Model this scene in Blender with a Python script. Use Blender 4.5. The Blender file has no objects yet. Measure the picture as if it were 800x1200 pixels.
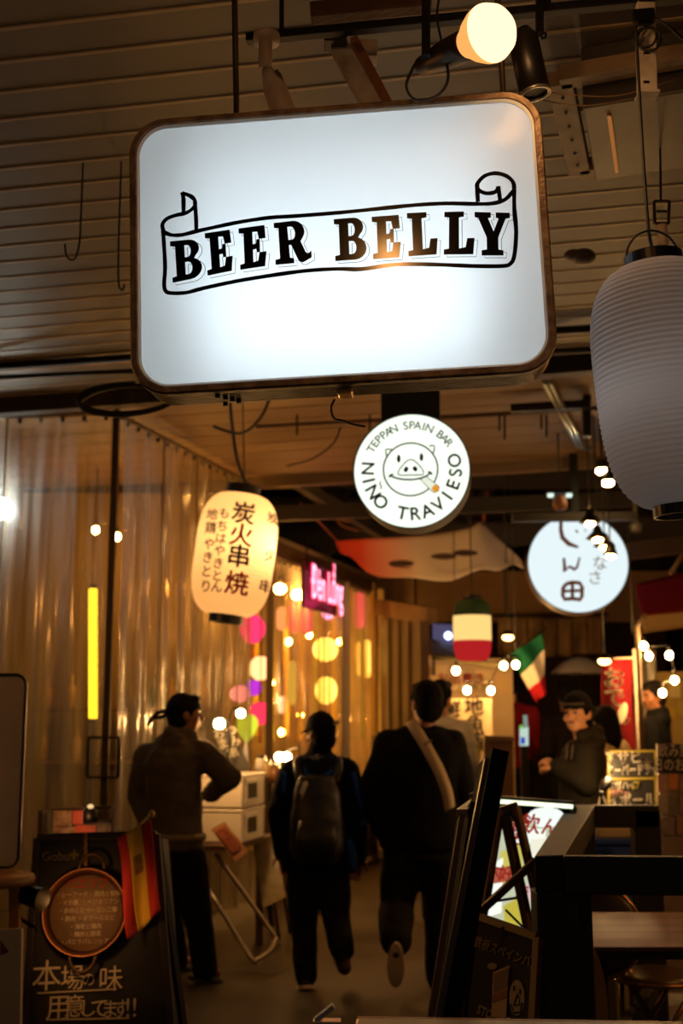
import bpy, bmesh, math, random
from mathutils import Vector as V, Matrix as MX, noise
random.seed(7)
SC = bpy.context.scene
COL = SC.collection
# ------------------------------------------------------------------ camera, world, exposure
F = 1400.0; PITCH = math.radians(9.73); CAMZ = 1.5
cd = bpy.data.cameras.new('camera'); cam = bpy.data.objects.new('camera', cd); COL.objects.link(cam)
cam.location = (0, 0, CAMZ); cam.rotation_euler = (math.pi/2 + PITCH, 0, 0)
cd.sensor_fit = 'VERTICAL'; cd.sensor_height = 36.0; cd.sensor_width = 24.0; cd.lens = F/1200*36
cd.clip_start = .05; cd.clip_end = 100
cd.dof.use_dof = True; cd.dof.focus_distance = 2.75; cd.dof.aperture_fstop = 3.4
SC.camera = cam
W = bpy.data.worlds.new('world'); SC.world = W; W.use_nodes = True
W.node_tree.nodes['Background'].inputs[0].default_value = (.047, .038, .029, 1)
W.node_tree.nodes['Background'].inputs[1].default_value = 1.0
vs = SC.view_settings; vs.view_transform = 'Standard'; vs.look = 'None'; vs.exposure = 0.0; vs.gamma = 1.0; vs.use_curve_mapping = False
SC.cycles.max_bounces = 8; SC.cycles.transparent_max_bounces = 24
SC.cycles.sample_clamp_indirect = 3.0

# ------------------------------------------------------------------ measuring helpers (photo pixel + real distance -> point)
def ray(px, py):
    cx = (px-400)/F; cy = (600-py)/F
    c, s = math.cos(PITCH), math.sin(PITCH)
    return V((cx, c - cy*s, s + cy*c))
def P(px, py, d):
    r = ray(px, py); return V((0, 0, CAMZ)) + r*(d/r.y)
def G(px, py, z=0.0):
    r = ray(px, py); return V((0, 0, CAMZ)) + r*((z-CAMZ)/r.z)
def onplane(Mw, px, py):
    inv = Mw.inverted(); o = inv @ V((0, 0, CAMZ)); r = inv.to_3x3() @ ray(px, py)
    t = -o.y/r.y; q = o + r*t; return q.x, q.z
R = math.radians
def rotz(a): return MX.Rotation(R(a), 4, 'Z')
def roty(a): return MX.Rotation(R(a), 4, 'Y')
def rotx(a): return MX.Rotation(R(a), 4, 'X')
def T(v): return MX.Translation(V(v))

# ------------------------------------------------------------------ materials
def lin(h):
    if isinstance(h, str):
        h = h.lstrip('#'); c = [int(h[i:i+2], 16)/255 for i in (0, 2, 4)]
    else: c = h
    return tuple(x/12.92 if x <= .04045 else ((x+.055)/1.055)**2.4 for x in c) + (1,)
MATS = {}
def mat(name, col, rough=.6, metal=0., var=0., vscale=6., col2=None, bump=0., bscale=40., stretch=(1, 1, 1), coat=0., trans=0.):
    if name in MATS: return MATS[name]
    m = bpy.data.materials.new(name); m.use_nodes = True; nt = m.node_tree; b = nt.nodes['Principled BSDF']
    c1 = lin(col); b.inputs['Base Color'].default_value = c1; b.inputs['Roughness'].default_value = rough; b.inputs['Metallic'].default_value = metal
    if rough >= .8: b.inputs['Specular IOR Level'].default_value = .12
    if coat: b.inputs['Coat Weight'].default_value = coat
    if trans: b.inputs['Transmission Weight'].default_value = trans
    if var or bump:
        tc = nt.nodes.new('ShaderNodeTexCoord'); mp = nt.nodes.new('ShaderNodeMapping'); mp.inputs['Scale'].default_value = stretch
        nt.links.new(tc.outputs['Object'], mp.inputs[0])
    if var:
        n = nt.nodes.new('ShaderNodeTexNoise'); n.inputs['Scale'].default_value = vscale; n.inputs['Detail'].default_value = 6
        nt.links.new(mp.outputs[0], n.inputs[0])
        r = nt.nodes.new('ShaderNodeValToRGB'); e = r.color_ramp.elements
        e[0].position = .5-var/2; e[1].position = .5+var/2 if var < .9 else .8
        e[0].color = c1; e[1].color = lin(col2) if col2 else tuple(x*.6 for x in c1[:3])+(1,)
        nt.links.new(n.outputs[0], r.inputs[0]); nt.links.new(r.outputs[0], b.inputs['Base Color'])
    if bump:
        n2 = nt.nodes.new('ShaderNodeTexNoise'); n2.inputs['Scale'].default_value = bscale; n2.inputs['Detail'].default_value = 4
        bp = nt.nodes.new('ShaderNodeBump'); bp.inputs['Strength'].default_value = bump; bp.inputs['Distance'].default_value = .01
        nt.links.new(mp.outputs[0], n2.inputs[0]); nt.links.new(n2.outputs[0], bp.inputs['Height']); nt.links.new(bp.outputs[0], b.inputs['Normal'])
    MATS[name] = m; return m
def emit(name, col, s):
    if name in MATS: return MATS[name]
    m = bpy.data.materials.new(name); m.use_nodes = True; nt = m.node_tree; nt.nodes.clear()
    o = nt.nodes.new('ShaderNodeOutputMaterial'); e = nt.nodes.new('ShaderNodeEmission')
    e.inputs[0].default_value = lin(col); e.inputs[1].default_value = s; nt.links.new(e.outputs[0], o.inputs[0])
    MATS[name] = m; return m
def paper(name, col, tl=.6, dirt=.0, col2='#6a5a45', gloss=0.):
    """paper or acrylic that lets light through"""
    if name in MATS: return MATS[name]
    m = bpy.data.materials.new(name); m.use_nodes = True; nt = m.node_tree; nt.nodes.clear()
    o = nt.nodes.new('ShaderNodeOutputMaterial'); d = nt.nodes.new('ShaderNodeBsdfDiffuse'); t = nt.nodes.new('ShaderNodeBsdfTranslucent'); mx = nt.nodes.new('ShaderNodeMixShader')
    mx.inputs[0].default_value = tl; fin = mx
    for n in (d, t): n.inputs[0].default_value = lin(col)
    if dirt:
        tc = nt.nodes.new('ShaderNodeTexCoord'); n = nt.nodes.new('ShaderNodeTexNoise'); n.inputs['Scale'].default_value = 45; n.inputs['Detail'].default_value = 3
        r = nt.nodes.new('ShaderNodeValToRGB'); e = r.color_ramp.elements; e[0].position = .70; e[1].position = .78; e[0].color = lin(col); e[1].color = lin(col2)
        nt.links.new(tc.outputs['Object'], n.inputs[0]); nt.links.new(n.outputs[0], r.inputs[0])
        nt.links.new(r.outputs[0], d.inputs[0]); nt.links.new(r.outputs[0], t.inputs[0])
    nt.links.new(d.outputs[0], mx.inputs[1]); nt.links.new(t.outputs[0], mx.inputs[2])
    if gloss:
        g = nt.nodes.new('ShaderNodeBsdfGlossy'); g.inputs['Roughness'].default_value = .14; m3 = nt.nodes.new('ShaderNodeMixShader'); m3.inputs[0].default_value = gloss
        nt.links.new(mx.outputs[0], m3.inputs[1]); nt.links.new(g.outputs[0], m3.inputs[2]); fin = m3
    nt.links.new(fin.outputs[0], o.inputs[0])
    MATS[name] = m; return m
def clear_plastic(name, tint='#e8dcc0', opaq=.22, gloss=.14):
    m = bpy.data.materials.new(name); m.use_nodes = True; nt = m.node_tree; nt.nodes.clear()
    o = nt.nodes.new('ShaderNodeOutputMaterial'); tr = nt.nodes.new('ShaderNodeBsdfTransparent'); tr.inputs[0].default_value = lin(tint)
    tl = nt.nodes.new('ShaderNodeBsdfTranslucent'); tl.inputs[0].default_value = lin('#d8cdb8')
    df = nt.nodes.new('ShaderNodeBsdfDiffuse'); df.inputs[0].default_value = lin('#b0a898')
    m0 = nt.nodes.new('ShaderNodeMixShader'); m0.inputs[0].default_value = .35
    nt.links.new(tl.outputs[0], m0.inputs[1]); nt.links.new(df.outputs[0], m0.inputs[2])
    m1 = nt.nodes.new('ShaderNodeMixShader')
    tc = nt.nodes.new('ShaderNodeTexCoord'); mp = nt.nodes.new('ShaderNodeMapping'); mp.inputs['Scale'].default_value = (9, 9, .5)
    n = nt.nodes.new('ShaderNodeTexNoise'); n.inputs['Scale'].default_value = 1.6; n.inputs['Detail'].default_value = 5
    mr = nt.nodes.new('ShaderNodeMapRange'); mr.inputs[1].default_value = .35; mr.inputs[2].default_value = .7; mr.inputs[3].default_value = opaq*.45; mr.inputs[4].default_value = opaq*1.7
    nt.links.new(tc.outputs['Object'], mp.inputs[0]); nt.links.new(mp.outputs[0], n.inputs[0]); nt.links.new(n.outputs[0], mr.inputs[0]); nt.links.new(mr.outputs[0], m1.inputs[0])
    nt.links.new(tr.outputs[0], m1.inputs[1]); nt.links.new(m0.outputs[0], m1.inputs[2])
    gl = nt.nodes.new('ShaderNodeBsdfGlossy'); gl.inputs['Roughness'].default_value = .16
    m2 = nt.nodes.new('ShaderNodeMixShader'); m2.inputs[0].default_value = gloss
    nt.links.new(m1.outputs[0], m2.inputs[1]); nt.links.new(gl.outputs[0], m2.inputs[2]); nt.links.new(m2.outputs[0], o.inputs[0])
    MATS[name] = m; return m

# ------------------------------------------------------------------ mesh helpers
class MB:
    def __init__(s): s.v = []; s.f = []; s.s = []
    def add(s, vs, fs, sm=False):
        b = len(s.v); s.v += [V(p) for p in vs]; s.f += [tuple(i+b for i in f) for f in fs]; s.s += [sm]*len(fs); return s
    def box(s, c, sz, M=None):
        x, y, z = sz[0]/2, sz[1]/2, sz[2]/2; c = V(c)
        vs = [V((a*x, b*y, d*z)) for d in (-1, 1) for b in (-1, 1) for a in (-1, 1)]
        vs = [c + (M.to_3x3() @ p if M else p) for p in vs]
        return s.add(vs, [(0, 2, 3, 1), (4, 5, 7, 6), (0, 1, 5, 4), (1, 3, 7, 5), (3, 2, 6, 7), (2, 0, 4, 6)])
    def bar(s, p0, p1, w, h=None, up=(0, 0, 1)):
        p0, p1 = V(p0), V(p1); h = h or w; d = (p1-p0).normalized(); up = V(up)
        if abs(d.dot(up)) > .98: up = V((0, 1, 0))
        x = d.cross(up).normalized(); u = x.cross(d)
        vs = [p + x*a*w/2 + u*b*h/2 for p in (p0, p1) for a, b in ((-1, -1), (1, -1), (1, 1), (-1, 1))]
        return s.add(vs, [(3, 2, 1, 0), (4, 5, 6, 7), (0, 1, 5, 4), (1, 2, 6, 5), (2, 3, 7, 6), (3, 0, 4, 7)])
    def tube(s, pts, r, n=8, closed=False, caps=True):
        pts = [V(p) for p in pts]; m = len(pts); rs = r if isinstance(r, (list, tuple)) else [r]*m
        vs = []; fs = []; prev = None
        for i, p in enumerate(pts):
            a = pts[(i-1) % m] if (closed or i > 0) else p; b = pts[(i+1) % m] if (closed or i < m-1) else p
            d = (b-a).normalized() if (b-a).length > 1e-9 else V((0, 0, 1))
            if prev is None:
                h = V((0, 0, 1)) if abs(d.z) < .9 else V((1, 0, 0)); u = d.cross(h).normalized()
            else:
                u = prev - d*prev.dot(d); u = u.normalized() if u.length > 1e-6 else d.orthogonal().normalized()
            prev = u; w = d.cross(u)
            for k in range(n):
                t = 2*math.pi*k/n; vs.append(p + (u*math.cos(t) + w*math.sin(t))*rs[i])
        for i in range(m if closed else m-1):
            j = (i+1) % m
            for k in range(n):
                k2 = (k+1) % n; fs.append((i*n+k, i*n+k2, j*n+k2, j*n+k))
        s.add(vs, fs, True)
        if caps and not closed:
            b = len(s.v)-m*n
            s.f += [tuple(b+k for k in range(n))[::-1], tuple(b+(m-1)*n+k for k in range(n))]; s.s += [False]*2
        return s
    def cone(s, p0, r0, p1, r1, n=14): return s.tube([p0, p1], [r0, r1], n)
    def limb(s, pts, rs, n=14):
        for i in range(len(pts)-1): s.tube([pts[i], pts[i+1]], [rs[i], rs[i+1]], n)
        for p, r in zip(pts, rs): s.ell(p, (r, r, r), n=n)
        return s
    def ell(s, c, rad, M=None, n=14, m=None, lo=-90, hi=90):
        c = V(c); m = m or max(6, n*2//3); prof = []
        vs = []; fs = []
        for i in range(m+1):
            a = R(lo + (hi-lo)*i/m)
            for k in range(n):
                t = 2*math.pi*k/n; p = V((rad[0]*math.cos(a)*math.cos(t), rad[1]*math.cos(a)*math.sin(t), rad[2]*math.sin(a)))
                vs.append(c + (M.to_3x3() @ p if M else p))
        for i in range(m):
            for k in range(n):
                k2 = (k+1) % n; fs.append((i*n+k, i*n+k2, (i+1)*n+k2, (i+1)*n+k))
        fs2 = [tuple(range(n))[::-1], tuple(m*n+k for k in range(n))]
        s.add(vs, fs, True); b = len(s.v)-len(vs)
        s.f += [tuple(b+i for i in f) for f in fs2]; s.s += [True, True]
        return s
    def lathe(s, prof, n=32, M=None, closed=False, sm=True):
        vs = []; fs = []; m = len(prof)
        for r, z in prof:
            for k in range(n):
                t = 2*math.pi*k/n; p = V((r*math.cos(t), r*math.sin(t), z)); vs.append(M @ p if M else p)
        for i in range(m if closed else m-1):
            j = (i+1) % m
            for k in range(n):
                k2 = (k+1) % n; fs.append((i*n+k, i*n+k2, j*n+k2, j*n+k))
        return s.add(vs, fs, sm)
    def loft(s, rings, n=20):
        """rings: (centre, rx, ry) horizontal ellipses, or with an axis pair"""
        vs = []; fs = []
        for rg in rings:
            c, rx, ry = V(rg[0]), rg[1], rg[2]; ax, ay = (rg[3], rg[4]) if len(rg) > 3 else (V((1, 0, 0)), V((0, 1, 0)))
            for k in range(n):
                t = 2*math.pi*k/n; vs.append(c + ax*(rx*math.cos(t)) + ay*(ry*math.sin(t)))
        m = len(rings)
        for i in range(m-1):
            for k in range(n):
                k2 = (k+1) % n; fs.append((i*n+k, i*n+k2, (i+1)*n+k2, (i+1)*n+k))
        fs += [tuple(range(n))[::-1], tuple((m-1)*n+k for k in range(n))]
        return s.add(vs, fs, True)
    def prism(s, poly, o, ax, ay, th):
        """flat outline (list of 2D) in the plane o+ax,ay given thickness th along -(ax x ay)"""
        o, ax, ay = V(o), V(ax), V(ay); nrm = ax.cross(ay).normalized(); n = len(poly)
        f = [o + ax*p[0] + ay*p[1] for p in poly]; b = [p - nrm*th for p in f]
        fs = [tuple(range(n)), tuple(range(2*n-1, n-1, -1))] + [(i, i+n, (i+1) % n + n, (i+1) % n) for i in range(n)]
        return s.add(f+b, fs)
    def flat(s, poly, o=(0, 0, 0), ax=(1, 0, 0), ay=(0, 0, 1)):
        o, ax, ay = V(o), V(ax), V(ay); return s.add([o + ax*p[0] + ay*p[1] for p in poly], [tuple(range(len(poly)))])
    def stroke(s, pts, w, o=(0, 0, 0), ax=(1, 0, 0), ay=(0, 0, 1), closed=False, taper=False):
        """flat brush line of width w along 2D points"""
        o, ax, ay = V(o), V(ax), V(ay); n = len(pts); L = []; Rr = []
        for i in range(n):
            a = pts[(i-1) % n] if (closed or i) else pts[i]; b = pts[(i+1) % n] if (closed or i < n-1) else pts[i]
            dx, dy = b[0]-a[0], b[1]-a[1]; l = math.hypot(dx, dy) or 1; nx, ny = -dy/l, dx/l
            ww = (w[i] if isinstance(w, (list, tuple)) else w)/2
            L.append((pts[i][0]+nx*ww, pts[i][1]+ny*ww)); Rr.append((pts[i][0]-nx*ww, pts[i][1]-ny*ww))
        vs = [o+ax*p[0]+ay*p[1] for p in L] + [o+ax*p[0]+ay*p[1] for p in Rr]
        return s.add(vs, [(n+i, n+(i+1) % n, (i+1) % n, i) for i in range(n if closed else n-1)])
    def grid(s, fn, nu, nv, sm=True):
        vs = [fn(i/nu, j/nv) for j in range(nv+1) for i in range(nu+1)]
        return s.add(vs, [(j*(nu+1)+i, j*(nu+1)+i+1, (j+1)*(nu+1)+i+1, (j+1)*(nu+1)+i) for j in range(nv) for i in range(nu)], sm)
    def mesh(s, name):
        me = bpy.data.meshes.new(name); me.from_pydata(s.v, [], s.f); me.polygons.foreach_set('use_smooth', s.s); me.update(); return me
def basis(o):
    return (basis(o.parent) if o.parent else MX.Identity(4)) @ o.matrix_basis
def obj(name, mb, m, parent=None, world=False, bevel=0, loc=None):
    if world and parent:
        inv = basis(parent).inverted(); mb.v = [inv @ p for p in mb.v]
    me = mb.mesh(name) if isinstance(mb, MB) else mb
    o = bpy.data.objects.new(name, me); COL.objects.link(o)
    if m and not me.materials: me.materials.append(m)
    if parent: o.parent = parent
    if loc: o.location = loc
    if bevel:
        b = o.modifiers.new('bevel', 'BEVEL'); b.width = bevel; b.segments = 2; b.limit_method = 'ANGLE'; b.angle_limit = R(40)
    return o
def tag(o, label, cat, group=None):
    o['label'] = label; o['category'] = cat
    if group: o['group'] = group
    return o
def thing(name, label, cat, loc=(0, 0, 0), rot=None, group=None):
    o = bpy.data.objects.new(name, None); COL.objects.link(o); o.empty_display_size = .1
    o.matrix_basis = T(loc) @ (rot if rot else MX.Identity(4))
    return tag(o, label, cat, group)
def struct(name, mb, m, label=None, bevel=0):
    o = obj(name, mb, m, bevel=bevel); o['kind'] = 'structure'
    if label: o['label'] = label
    return o
TEXTS = []
def text(name, body, size, m, parent, fn, sx=1., bold=0., sub=0, ls=1., align='CENTER', label=None):
    """print: the glyphs become a flat mesh, fn maps (x, y) of the writing to a point in the parent's space"""
    c = bpy.data.curves.new(name, 'FONT'); c.body = body; c.size = size; c.align_x = align; c.align_y = 'CENTER'; c.space_line = ls; c.resolution_u = 4
    o = bpy.data.objects.new(name, c); COL.objects.link(o); TEXTS.append((o, name, m, parent, fn, sx, sub, label, bold))
def plane_fn(o, ax=(1, 0, 0), ay=(0, 0, 1)):
    o, ax, ay = V(o), V(ax), V(ay); return lambda x, y: o + ax*x + ay*y
def flush_texts():
    dg = bpy.context.evaluated_depsgraph_get()
    for o, name, m, parent, fn, sx, sub, label, bold in TEXTS:
        me = bpy.data.meshes.new_from_object(o.evaluated_get(dg)); me.name = name
        if sub:
            bm = bmesh.new(); bm.from_mesh(me); bmesh.ops.triangulate(bm, faces=bm.faces[:])
            for _ in range(sub):
                es = [e for e in bm.edges if e.calc_length() > .02]
                if not es: break
                bmesh.ops.subdivide_edges(bm, edges=es, cuts=1); bmesh.ops.triangulate(bm, faces=bm.faces[:])
            bm.to_mesh(me); bm.free()
        if bold:   # heavier stroke: the same outline laid again a little to each side
            co = [v.co.copy() for v in me.vertices]; fs = [tuple(p.vertices) for p in me.polygons]; n0 = len(co); V2 = []; F2 = []
            for k, (dx, dy) in enumerate(((bold, 0), (-bold, 0), (0, bold), (0, -bold))):
                V2 += [c + V((dx, dy, 0)) for c in co]; F2 += [tuple(i+k*n0 for i in q) for q in fs]
            me = bpy.data.meshes.new(name); me.from_pydata(V2, [], F2)
        for v in me.vertices: v.co = fn(v.co.x*sx, v.co.y)
        me.materials.clear(); me.materials.append(m)
        n = bpy.data.objects.new(name, me); COL.objects.link(n); n.parent = parent
        if label: n['label'] = label
        c = o.data; bpy.data.objects.remove(o); bpy.data.curves.remove(c)
    TEXTS.clear()
def lamp(name, loc, power, col='#ffb060', size=.04, parent=None):
    l = bpy.data.lights.new(name, 'POINT'); l.energy = power; l.color = lin(col)[:3]; l.shadow_soft_size = size
    o = bpy.data.objects.new(name, l); COL.objects.link(o); o.location = loc
    if parent: o.parent = parent
    return o
def smooth_curve(pts, k=6):
    pts = [V(p) for p in pts]; out = []
    for i in range(len(pts)-1):
        p0, p1, p2, p3 = pts[max(i-1, 0)], pts[i], pts[i+1], pts[min(i+2, len(pts)-1)]
        for j in range(k):
            t = j/k; out.append(.5*((2*p1) + (p2-p0)*t + (2*p0-5*p1+4*p2-p3)*t*t + (3*p1-p0-3*p2+p3)*t**3))
    return out + [pts[-1]]

# ------------------------------------------------------------------ shared materials
black_metal = mat('black_metal', '#12110f', .45, .6)
black_wood = mat('black_wood', '#1a1712', .62, 0, .5, 5, '#0f0d0b', .25, 60, (1, 1, 1))
black_cord = mat('black_cord', '#0c0b0a', .55)
black_plastic = mat('black_plastic', '#0e0d0d', .4)
ink = mat('ink', '#05050c', .14)
white_paint = mat('white_paint', '#cfc8bd', .5, 0, .45, 14, '#8d7c66')
steel = mat('steel', '#9a958c', .35, .9)
chalk = mat('chalk', '#d8cfb8', .9)
paper_white = mat('paper_white', '#cfc6b2', .8, 0, .5, 5, '#b8ab92')
# ================================================================== the setting
floor_m = mat('asphalt', '#4a3e31', .62, 0, .6, 1.6, '#33291f', .5, 130)
f = MB().grid(lambda u, v: V((-7+14*u, -1+22*v, .006*noise.noise(V((u*40, v*60, 0))))), 60, 90)
struct('floor', f, floor_m)
CR = rotz(-8) @ roty(-2.0)
CM = T((0, 0, 3.5)) @ CR
ceil_m = mat('ceiling_paint', '#7c7469', .5, 0, .6, 2.2, '#665e54', .1, 20)
slab = MB().box((0, 4.6, .09), (9, 10.4, .06))
for i in range(len(slab.v)): slab.v[i] = CM @ slab.v[i]
dark_roof = mat('dark_roof', '#2a2119', .8)
ceil = struct('ceiling', slab, dark_roof)
pm = None; pitch = .165
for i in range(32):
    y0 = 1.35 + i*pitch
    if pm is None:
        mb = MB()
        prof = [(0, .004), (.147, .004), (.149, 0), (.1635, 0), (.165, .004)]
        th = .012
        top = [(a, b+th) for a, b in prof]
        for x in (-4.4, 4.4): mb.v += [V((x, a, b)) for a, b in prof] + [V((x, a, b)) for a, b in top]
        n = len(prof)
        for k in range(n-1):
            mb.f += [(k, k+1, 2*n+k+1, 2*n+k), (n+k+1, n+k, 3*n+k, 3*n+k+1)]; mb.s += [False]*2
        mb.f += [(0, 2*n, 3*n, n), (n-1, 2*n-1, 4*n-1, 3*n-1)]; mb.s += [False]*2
        pm = mb.mesh('ceiling_panel'); pm.materials.append(ceil_m); pm.materials.append(mat('ceiling_rib_highlight', '#c2aa86', .45, 0, .5, 8, '#9c866a'))  # paler rib colour stands in for light caught by the raised seams
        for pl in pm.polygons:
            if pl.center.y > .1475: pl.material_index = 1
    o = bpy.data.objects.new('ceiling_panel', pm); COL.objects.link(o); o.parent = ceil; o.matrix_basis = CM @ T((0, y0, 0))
# far bay of the ceiling: wide boards
board_m = mat('ceiling_board', '#8a6f50', .6, 0, .7, 3, '#6c5338', .35, 30, (.25, 9, 1))
bmsh = None
for i in range(9):
    if bmsh is None:
        bmsh = MB().box((0, .145, 0), (8.8, .284, .016)).mesh('ceiling_board'); bmsh.materials.append(board_m)
    o = bpy.data.objects.new('ceiling_board', bmsh); COL.objects.link(o); o.parent = ceil; o.matrix_basis = CM @ T((0, 6.72+i*.30, .01))
# beams across between the two bays
def cross(yc, z, w, h, m, name, x0=-4.4, x1=4.4):
    mb = MB().bar(CM @ V((x0, yc, z)), CM @ V((x1, yc, z)), w, h); return struct(name, mb, m)
beam_m = mat('beam_steel', '#3a2c1f', .6, .3, .6, 7, '#231a12')
cross(6.66, -.05, .09, .10, beam_m, 'ceiling_beam')
cross(9.46, .0, .08, .16, mat('end_trim', '#6b5640', .6), 'trim_1')
# high dark roof beyond, with its trusses
struct('roof', MB().box((0, 13.6, 4.72), (14, 9.5, .06)), dark_roof)
truss_m = mat('truss', '#241c15', .7)
for k, (y, z) in enumerate(((10.2, 3.95), (11.6, 3.85), (13.0, 3.8), (14.6, 3.8))):
    t = struct('roof_beam', MB().bar((-6, y, z), (6, y+.2, z), .12, .20), truss_m)
    for j in range(7):
        x = -4.5+1.5*j
        obj('brace', MB().bar((x, y+.05, z+.08), (x+.75, y+.05, 4.66), .05, .06).bar((x+1.5, y+.05, z+.08), (x+.75, y+.05, 4.66), .05, .06), truss_m, t)
# walls
wall_m = mat('dark_plaster', '#4d3d2b', .85, 0, .6, 1.5, '#3a2d1f')
struct('wall_right', MB().box((4.6, 8, 2.35), (.1, 18, 4.7)), wall_m)
struct('wall_left', MB().box((-4.6, 8, 2.35), (.1, 18, 4.7)), wall_m)
struct('wall_back', MB().box((0, 17.9, 2.35), (10, .1, 4.7)), wall_m)
# board wall inside the left-hand bar
plank_m = mat('bar_plank', '#8a7040', .6, 0, .7, 2.5, '#6a5228', .2, 30, (6, 6, .4))
wl = struct('wall_bar', MB().box((-2.75, 9.74, 1.75), (3.6, .05, 3.5)), mat('plank_back', '#3a2a15', .8))
pk = MB().box((0, 0, 0), (.172, .024, 3.3)).mesh('plank'); pk.materials.append(plank_m)
for i in range(20):
    o = bpy.data.objects.new('plank', pk); COL.objects.link(o); o.parent = wl; o.location = (-4.46+i*.18, 9.70, 1.67)
# ================================================================== the big light-box sign
SM = T(P(400, 283, 2.6)) @ rotz(-5) @ roty(-2.1)
def spx(pts): return [onplane(SM, *p) for p in pts]
xl, _ = onplane(SM, 153, 300); xr, _ = onplane(SM, 645.5, 300); _, zt = onplane(SM, 400, 124); _, zb = onplane(SM, 400, 451)
cx, cz, hw, hh = (xl+xr)/2, (zt+zb)/2, (xr-xl)/2, (zt-zb)/2
def rrect(hw, hh, r, n=10, cx=0, cz=0):
    out = []
    for a0, sx, sz in ((0, 1, 1), (90, -1, 1), (180, -1, -1), (270, 1, -1)):
        for k in range(n+1):
            a = R(a0+90*k/n); out.append((cx+sx*(hw-r)+r*math.cos(a), cz+sz*(hh-r)+r*math.sin(a), math.cos(a), math.sin(a)))
    return out
sign = thing('light_box_sign', 'large white rounded light box sign reading BEER BELLY in a ribbon', 'sign', SM.translation, rotz(-5) @ roty(-2.1))
rust = mat('rusty_frame', '#8f7a64', .5, .35, .5, 26, '#4d3420', .35, 90)
path = rrect(hw, hh, .088, 12, cx, cz)
def sweep(path, prof):
    """prof: (inset, y) closed loop carried round the rounded rectangle"""
    mb = MB(); n = len(path); m = len(prof)
    for x, z, nx, nz in path:
        for ins, y in prof: mb.v.append(V((x-nx*ins, y, z-nz*ins)))
    for i in range(n):
        j = (i+1) % n
        for k in range(m):
            l = (k+1) % m; mb.f.append((i*m+k, j*m+k, j*m+l, i*m+l)); mb.s.append(False)
    return mb
obj('front_rim', sweep(path, [(.004, -.012), (.0, -.006), (.0, .012), (.02, .012), (.0195, -.006), (.0165, -.012)]), rust, sign)
prof = []
for k in range(9): prof += [(.004, .013+k*.0115), (.004, .0185+k*.0115), (.0075, .020+k*.0115), (.0075, .0235+k*.0115)]
prof += [(.012, .117), (.012, .013)]
obj('side_casing', sweep(path, prof), mat('ridged_casing', '#80705c', .42, .5, .5, 20, '#523f2c'), sign)
inner = rrect(hw-.0165, hh-.0165, .075, 12, cx, cz)
obj('back_panel', MB().prism([(p[0], p[1]) for p in inner], (0, .112, 0), (1, 0, 0), (0, 0, 1), .004), mat('box_inside', '#f2f2f0', .8), sign)
obj('white_liner', sweep(rrect(hw-.018, hh-.018, .074, 12, cx, cz), [(0, .004), (.002, .004), (.002, .107), (0, .107)]), MATS['box_inside'], sign)
obj('inner_lip', sweep(rrect(hw-.017, hh-.017, .075, 12, cx, cz), [(0, -.007), (.002, -.0085), (.007, -.004), (.007, .004), (0, .004)]), mat('lip', '#dfe6e6', .35), sign)
obj('acrylic_face', MB().flat([(p[0], p[1]) for p in rrect(hw-.0175, hh-.0175, .072, 12, cx, cz)], (0, -.001, 0)), None, sign).data.materials.append(paper('acrylic', '#f2f8fa', .80, .0, gloss=.006))
for z, s, L in ((cz-.225, 1.45, .32), (cz-.12, 1.3, .34), (cz-.01, .92, .36), (cz+.10, .74, .36), (cz+.21, .66, .36)):
    obj('lamp_tube', MB().tube([(cx-L, .092, z), (cx+L, .092, z)], .011, 12), emit('tube_light_%d' % (s*100), '#e9f6ff', 3.6*s), sign)
rd = P(275, 60, 2.66); 
for px in (275.0, 588.0):
    q = SM.inverted() @ P(px, 130 if px < 400 else 110, 2.66)
    obj('hanger_rod', MB().tube([(q.x, .06, cz+hh-.012), (q.x+.004, .06, cz+hh+.62)], .0075, 10), mat('rod', '#3d3227', .5, .5), sign)
# slab-serif letters
def arc(cx, cy, rx, ry, a0, a1, n=8): return [(cx+rx*math.cos(R(a0+(a1-a0)*k/n)), cy+ry*math.sin(R(a0+(a1-a0)*k/n))) for k in range(n+1)]
GL = {
 'E': [[(0, 0), (.93, 0), (1, .36), (.74, .36), (.68, .16), (.50, .14), (.50, .44), (.62, .45), (.64, .36), (.76, .36), (.76, .68), (.64, .68), (.62, .58), (.50, .57), (.50, .87), (.68, .86), (.73, .68), (.98, .68), (.95, 1), (0, 1), (0, .88), (.17, .86), (.17, .14), (0, .12)]],
 'L': [[(0, 0), (.94, 0), (1, .38), (.76, .38), (.70, .17), (.49, .14), (.49, .86), (.66, .88), (.66, 1), (0, 1), (0, .88), (.16, .86), (.16, .14), (0, .12)]],
 'Y': [[(.18, 0), (.80, 0), (.80, .12), (.66, .14), (.66, .42), (.88, .86), (1, .88), (1, 1), (.60, 1), (.60, .88), (.68, .86), (.53, .56), (.38, .86), (.46, .88), (.46, 1), (0, 1), (0, .88), (.10, .86), (.33, .42), (.33, .14), (.18, .12)]],
 'B': [[(0, 0)] + [(.55, 0)] + arc(.62, .27, .38, .27, -90, 70, 8) + arc(.60, .77, .32, .23, -50, 90, 8) + [(0, 1), (0, .88), (.15, .86), (.15, .14), (0, .12)],
       [(.45, .14), (.45, .45)] + arc(.56, .295, .12, .155, 90, -90, 6), [(.45, .57), (.45, .87)] + arc(.54, .72, .11, .15, 90, -90, 6)],
 'R': [[(0, 0), (.50, 0), (.50, .12), (.40, .14), (.40, .44), (.46, .44), (.60, .10)] + arc(.72, .16, .14, .16, 220, 300, 3) + [(.98, .10), (1, .26), (.90, .20), (.84, .24), (.74, .50)] + arc(.58, .75, .31, .25, -40, 90, 8) + [(0, 1), (0, .88), (.13, .86), (.13, .14), (0, .12)],
       [(.40, .56), (.40, .87)] + arc(.50, .715, .11, .155, 90, -90, 6)],
}
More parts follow.
